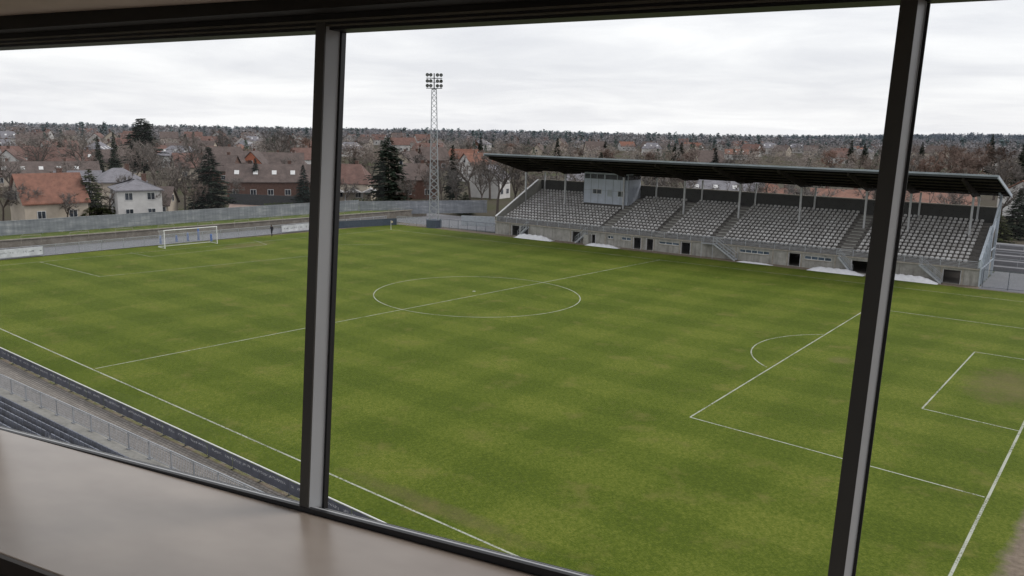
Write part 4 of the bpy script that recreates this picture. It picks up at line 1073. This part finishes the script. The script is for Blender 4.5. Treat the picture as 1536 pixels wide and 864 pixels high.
# garden hedge and dark fence by the row house
a, b = gp(345,306), gp(470,312); L_ = (b-a).length; e = empty('garden_fence', a, math.atan2(b.y-a.y,b.x-a.x), 'dark timber garden fence in front of the brown row house', 'fence')
s = MB(); s.box(0, L_, -.08, .08, 0, 2.2); s.build('boards', DARKSTEEL, e)
for px, yb, w, hh in ((420,313,6,1.2),(200,331,9,1.6),(120,334,5,1.3),(560,309,9,1.8),(610,310,8,1.3),(1520,0,14,2)):
    q = gp(px, yb) if yb else sp(78, 25); e_ = MB(); rr = random.Random(px)
    for i in range(900):
        x = rr.uniform(-w/2,w/2); y = rr.uniform(-.6,.6); z = rr.uniform(0,hh)*rr.uniform(.7,1.05); s_ = .16
        e_.quad([(x+rr.uniform(-s_,s_), y+rr.uniform(-s_,s_), z+rr.uniform(-s_,s_)) for _ in range(4)])
    o = e_.build('hedge', HEDGE); o.location = q; o.rotation_euler = (0,0,facing(q)); tag(o, {420:'low hedge right of the large spruce along the sheet fence',200:'clipped green hedge before the white villa',120:'small hedge at the corner of the orange roofed house',560:'green hedge below the big spruce by the mast',610:'low hedge between the big spruce and the mast',1520:'hedge beyond the right end of the stand'}[px], 'hedge')
# path strip of reddish gravel by the garden fence
mb = MB(); mb.quad([gp(340,318,.03), gp(410,318,.03), gp(420,309,.03), gp(345,305,.03)]); struct('gravel_path', mb, worldnoise('pink gravel', [(.3, (.20,.14,.12,1)), (.7, (.30,.23,.20,1))], 1))
# town houses, repeated
protos = []
for i, (w, d, ev, rd, wl, rf, hp, nm) in enumerate([(11,9,4,8,WHITER,REDT,0,'white walled house with dull red roof'),(10,9,4.5,8.5,CREAM,BROWNT,0,'cream house with brown roof'),(12,9,3.6,7.2,WHITER,ORANGE,0,'white house with orange roof'),(13,10,4.2,7.5,WHITER,GREYT,.7,'white house with grey hipped roof'),(9,8,3.5,7.5,BRICKW,BROWNT,0,'brown brick house with steep roof')]):
    protos.append([w, d, ev, rd, wl, rf, hp, nm, None])
pos_h = []
for i in range(175):
    if i >= 120: px = rnd.choice([rnd.uniform(980, 1420), rnd.uniform(980, 1420), rnd.uniform(520, 900), rnd.uniform(0, 460)]); d = rnd.uniform(560, 800)
    elif i < 45: px = rnd.uniform(-80, 720); d = rnd.uniform(250, 480)
    elif i < 115: px = rnd.uniform(-80, 1600); d = rnd.uniform(450, 860)
    else: px = rnd.uniform(780, 1600); d = rnd.uniform(200, 620)
    loc = at(px, d)
    if any((loc-q).length < 13 for q in pos_h): continue
    pos_h.append(loc)
    pr_ = protos[rnd.choices(range(5), [4,6,1.2,3,3])[0]]
    rz = facing(loc)+R(rnd.choice([0, 20, -25, 75, 90, 12]))
    lab = pr_[7]+' in the distant town'; grp = 'distant houses of the town'
    if pr_[8] is None:
        pr_[8] = house(loc, rz, *pr_[:6], lab, grp+' ('+pr_[7]+')', hip=pr_[6], storeys=1)
    else:
        o = copy_tree(pr_[8]); o.location = (loc.x, loc.y, terr(loc.x, loc.y)); o.rotation_euler = (0,0,rz); k = rnd.uniform(.85,1.1); o.scale = (k,k,k*rnd.uniform(.9,1.1))

# ------------------------------------------------------------------ press box with slanted window
hv = Vector((.97961642, .20087725, 0)); mv = Vector((-.01323737, .06455458, .99782638)); mv = (mv-hv*mv.dot(hv)).normalized(); nv_ = hv.cross(mv)*-1
DW = 1.6
WM = Matrix((hv, nv_, mv)).transposed().to_4x4(); WM.translation = cpos+nv_*DW
FRM = simple('shade-dark anodised frame', (.058,.055,.049), .45, .1, .1); FRL = simple('daylight-grey anodised frame', (.46,.47,.49), .4, .1, .06); GASK = simple('black gasket', (.006,.006,.008), .5)  # room shade on fronts and daylight on sides put into the colours
win = empty('ribbon_window', (0,0,0), 0, 'slanted dark framed ribbon window looking over the pitch', 'window'); win.matrix_world = WM
ZB, ZT = -.826, .312
muls = [-3.80, -2.64, -1.311, -.0815, 1.15, 2.38]
def lean(mb_, up_=0):      # the old frame has sagged: posts lean and rails climb a touch
    mb_.v = [(v[0]+(.022*(v[2]+.27) if up_ == 0 else 0), v[1], v[2]+(.0105*(v[0]+1.3) if up_ else 0)) for v in mb_.v]; return mb_
for i, x in enumerate(muls):
    s = MB(); x0, x1 = x-.0135, x+.0135
    s.prism([(x0,0),(x1,0),(x1,.004),(x0,.004)], 2, -.86, .36)
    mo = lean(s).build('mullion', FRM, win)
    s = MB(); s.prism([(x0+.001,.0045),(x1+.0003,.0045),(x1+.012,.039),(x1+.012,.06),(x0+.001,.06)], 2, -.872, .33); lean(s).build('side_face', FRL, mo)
    s = MB(); s.prism([(x1+.0125,.040),(x1+.018,.040),(x1+.018,.056),(x1+.0125,.056)], 2, -.87, .325); lean(s).build('gasket', GASK, mo)
for a, b in zip(muls[:-1], muls[1:]):
    s = MB(); s.quad([(a+.0257,.05,ZB-.034),(b-.012,.05,ZB-.034),(b-.012,.05,ZT+.01),(a+.0257,.05,ZT+.01)]); lean(s); lean(s, 1)
    m = MATS.get('pane glass')
    if not m:
        m, nt, b_ = mat('pane glass'); lw = nt.new('ShaderNodeFresnel'); lw.inputs[0].default_value = 1.35
        tr_ = nt.new('ShaderNodeBsdfTransparent'); tr_.inputs[0].default_value = (.965,.97,.965,1); gl = nt.new('ShaderNodeBsdfGlossy'); gl.inputs['Roughness'].default_value = .02
        mx = nt.new('ShaderNodeMixShader'); nt.put(mx.inputs[0], nt.math('MULTIPLY', lw.outputs[0], .4)); nt.l.new(tr_.outputs[0], mx.inputs[1]); nt.l.new(gl.outputs[0], mx.inputs[2]); nt.l.new(mx.outputs[0], nt.n['Material Output'].inputs[0])
    s.build('pane', m, win)
X0, X1 = muls[0]-.02, muls[-1]+.02
def rail(nm, m_, y0, y1, z0, z1):
    s = MB(); s.box(X0, X1, y0, y1, z0, z1); return lean(s, 1).build(nm, m_, win)
rail('gasket', GASK, .046, .056, ZB-.044, ZB-.0265)
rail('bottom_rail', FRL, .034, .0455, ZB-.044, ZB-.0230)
rail('gasket', GASK, .024, .0335, ZB-.040, ZB-.0175)
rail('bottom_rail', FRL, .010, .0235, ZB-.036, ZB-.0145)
rail('gasket', GASK, -.002, .0095, ZB-.034, ZB-.0105)
rail('top_rail', GASK, .012, .06, ZT+.002, ZT+.008)
TRIM = simple('taupe frame trim', (.16,.15,.12), .35, .1)
rail('top_trim', TRIM, .004, .06, ZT+.0085, ZT+.012)
rail('top_rail', GASK, .002, .06, ZT+.0125, ZT+.017)
rail('top_trim', TRIM, -.004, .06, ZT+.0175, ZT+.022)
HEADM = simple('dark window head', (.02,.018,.015), .7)
rail('window_head', HEADM, -.006, .06, ZT+.0225, ZT+.034); rail('window_head', HEADM, -.06, .06, ZT+.0345, ZT+.085)
# desk: horizontal board inside the window
base_c = cpos+nv_*DW+mv*(-.848)
hn = Vector((-hv.y, hv.x, 0))
RM = Matrix((hv, hn, Vector((0,0,1)))).transposed().to_4x4(); RM.translation = base_c
dk = gp(0, 830, base_c.z); depth = -(dk-base_c).dot(hn)
m, nt, b = mat('worn desk laminate'); b.inputs['Coat Weight'].default_value = .6; b.inputs['Coat Roughness'].default_value = .25; v = nt.obj()
f = nt.math('ADD', nt.math('MULTIPLY', nt.noise(nt.map(v, (1,2.2,1), (0,0,.3)), 2.0, 3, .5), .7), nt.math('MULTIPLY', nt.noise(nt.map(v, (1,1.5,1)), 7, 2, .5), .3))
nt.put(b.inputs['Base Color'], nt.ramp(f, [(.34, (.26,.212,.178,1)), (.52, (.32,.266,.226,1)), (.68, (.375,.315,.27,1))])); nt.put(b.inputs['Roughness'], nt.ramp(nt.noise(v, 3, 3, .5), [(.3, (.30,.30,.30,1)), (.7, (.36,.36,.36,1))]))
DESKM = m
de = empty('window_desk', (0,0,0), 0, 'smooth beige brown desk board running along the window', 'desk'); de.matrix_world = RM
s = MB(); s.box(-4.2, 2.9, -depth, -.001, -.035, 0); s.build('desk_top', DESKM, de, bevel=.004)
s = MB(); s.box(-4.2, 2.9, -depth-.012, -depth-.001, -.04, .0); s.build('edge_strip', simple('dark desk edge', (.025,.016,.010), .5), de)
for x in (-3.6, -2.0, -.4, 1.2, 2.6):
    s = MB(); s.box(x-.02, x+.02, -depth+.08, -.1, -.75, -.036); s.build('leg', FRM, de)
# room shell
def room(name, m_, *boxes):
    s = MB()
    for bx in boxes: s.box(*bx)
    o = s.build(name, m_); o.matrix_world = RM; tag(o, kind='structure'); return o
PLAS = simple('beige ceiling plaster', (.60,.50,.42), .9, 0, .12, 4); CARP = simple('grey carpet', (.10,.095,.09), .95)
zc = .372+.848
room('ceiling', PLAS, (-4.3, 3.0, -5, .02, zc+.002, zc+.12))
room('floor', CARP, (-4.3, 3.0, -5, 0, -.87, -.75))
room('room_wall', PLAS, (-4.4, -4.3, -5, .1, -.87, -.02), (3.0, 3.1, -5, .1, -.87, -.02), (-4.4, 3.1, -5.1, -5, -.87, .1),
     (-4.4,-4.3,-.35,.1,-.02,zc), (3.0,3.1,-.35,.1,-.02,zc), (-4.4,-4.3,-5.1,-4.6,-.02,zc), (3.0,3.1,-5.1,-4.6,-.02,zc))  # unseen walls left open above sill height to let extra light in
bx = MB(); bx.box(-4.6, 3.3, .0, .22, -17, -.32); bx.box(-4.6, 3.3, .0, .045, -.32, -.07); bx.box(-4.6, X0, .07, .20, -.03, 1.39); bx.box(X1, 3.3, .07, .20, -.03, 1.39); bx.box(-4.7, 3.4, -5.2, .35, 1.40, 1.6)
bx.box(-4.6, -4.41, -5.2, -.01, -17, -.9); bx.box(3.11, 3.3, -5.2, -.01, -17, -.9); bx.box(-4.4,3.1,-5.3,-5.11,-17,-.9)
bx.box(-4.3, 3.0, .1, .28, zc+.03, 1.39)
o = bx.build('press_box', CONCRETE); o.matrix_world = RM; tag(o, 'concrete press box building holding the ribbon window', 'building')

# ------------------------------------------------------------------ light and sky
w = bpy.data.worlds.new('World'); scene.world = w; w.use_nodes = True; nt = NT(w); bgn = nt.n['Background']
sky = nt.new('ShaderNodeTexSky', sky_type='NISHITA'); sky.sun_disc = False
SEL, SAZ = 46, 40          # sun elevation, compass azimuth (from +y clockwise)
sky.sun_elevation = R(SEL); sky.sun_rotation = R(SAZ)
nt.put(bgn.inputs['Color'], sky.outputs[0]); bgn.inputs['Strength'].default_value = .10
tc = nt.new('ShaderNodeTexCoord').outputs['Generated']; sx = nt.new('ShaderNodeSeparateXYZ'); nt.put(sx.inputs[0], tc)
zz = nt.math('MAXIMUM', sx.outputs[2], .0); den = nt.math('ADD', zz, .10)
cx = nt.math('DIVIDE', sx.outputs[0], den); cy = nt.math('DIVIDE', sx.outputs[1], den)
cb_ = nt.new('ShaderNodeCombineXYZ'); nt.put(cb_.inputs[0], cx); nt.put(cb_.inputs[1], cy)
f = nt.noise(nt.map(cb_.outputs[0], (1,1,1)), .75, 7, .55, .4); f2 = nt.noise(cb_.outputs[0], .28, 4, .5)
ff = nt.math('ADD', nt.math('MULTIPLY', f, .6), nt.math('MULTIPLY', f2, .4))
cl_ = nt.ramp(ff, [(.40, (.80,.81,.865,1)), (.50, (.95,.955,.99,1)), (.60, (1.12,1.12,1.13,1))])
hz = nt.ramp(zz, [(0, (.9,.9,.9,1)), (.06, (.55,.55,.55,1)), (.2, (0,0,0,1))])
cl_ = nt.mix(nt.math('MULTIPLY', hz, .5), cl_, (1.04,1.04,1.06,1))
b2 = nt.new('ShaderNodeBackground'); nt.put(b2.inputs[0], cl_); b2.inputs[1].default_value = 1.0
mx = nt.new('ShaderNodeMixShader'); mx.inputs[0].default_value = .93
nt.l.new(bgn.outputs[0], mx.inputs[1]); nt.l.new(b2.outputs[0], mx.inputs[2]); nt.l.new(mx.outputs[0], nt.n['World Output'].inputs[0])
sl = bpy.data.lights.new('sun', 'SUN'); sl.energy = 1.5; sl.angle = R(20); sl.color = (1,.96,.9); so = bpy.data.objects.new('sun', sl); col.objects.link(so)
dirv = Vector((math.sin(R(SAZ))*math.cos(R(SEL)), math.cos(R(SAZ))*math.cos(R(SEL)), math.sin(R(SEL))))
so.rotation_euler = (-dirv).to_track_quat('-Z', 'Y').to_euler()
scene.view_settings.view_transform = 'Standard'; scene.view_settings.look = 'None'; scene.view_settings.exposure = 0; scene.view_settings.gamma = 1
scene.cycles.max_bounces = 6; scene.cycles.transparent_max_bounces = 12; scene.cycles.diffuse_bounces = 4; scene.cycles.glossy_bounces = 3
scene.cycles.use_denoising = True
try: scene.cycles.denoiser = 'OPENIMAGEDENOISE'
except Exception: pass
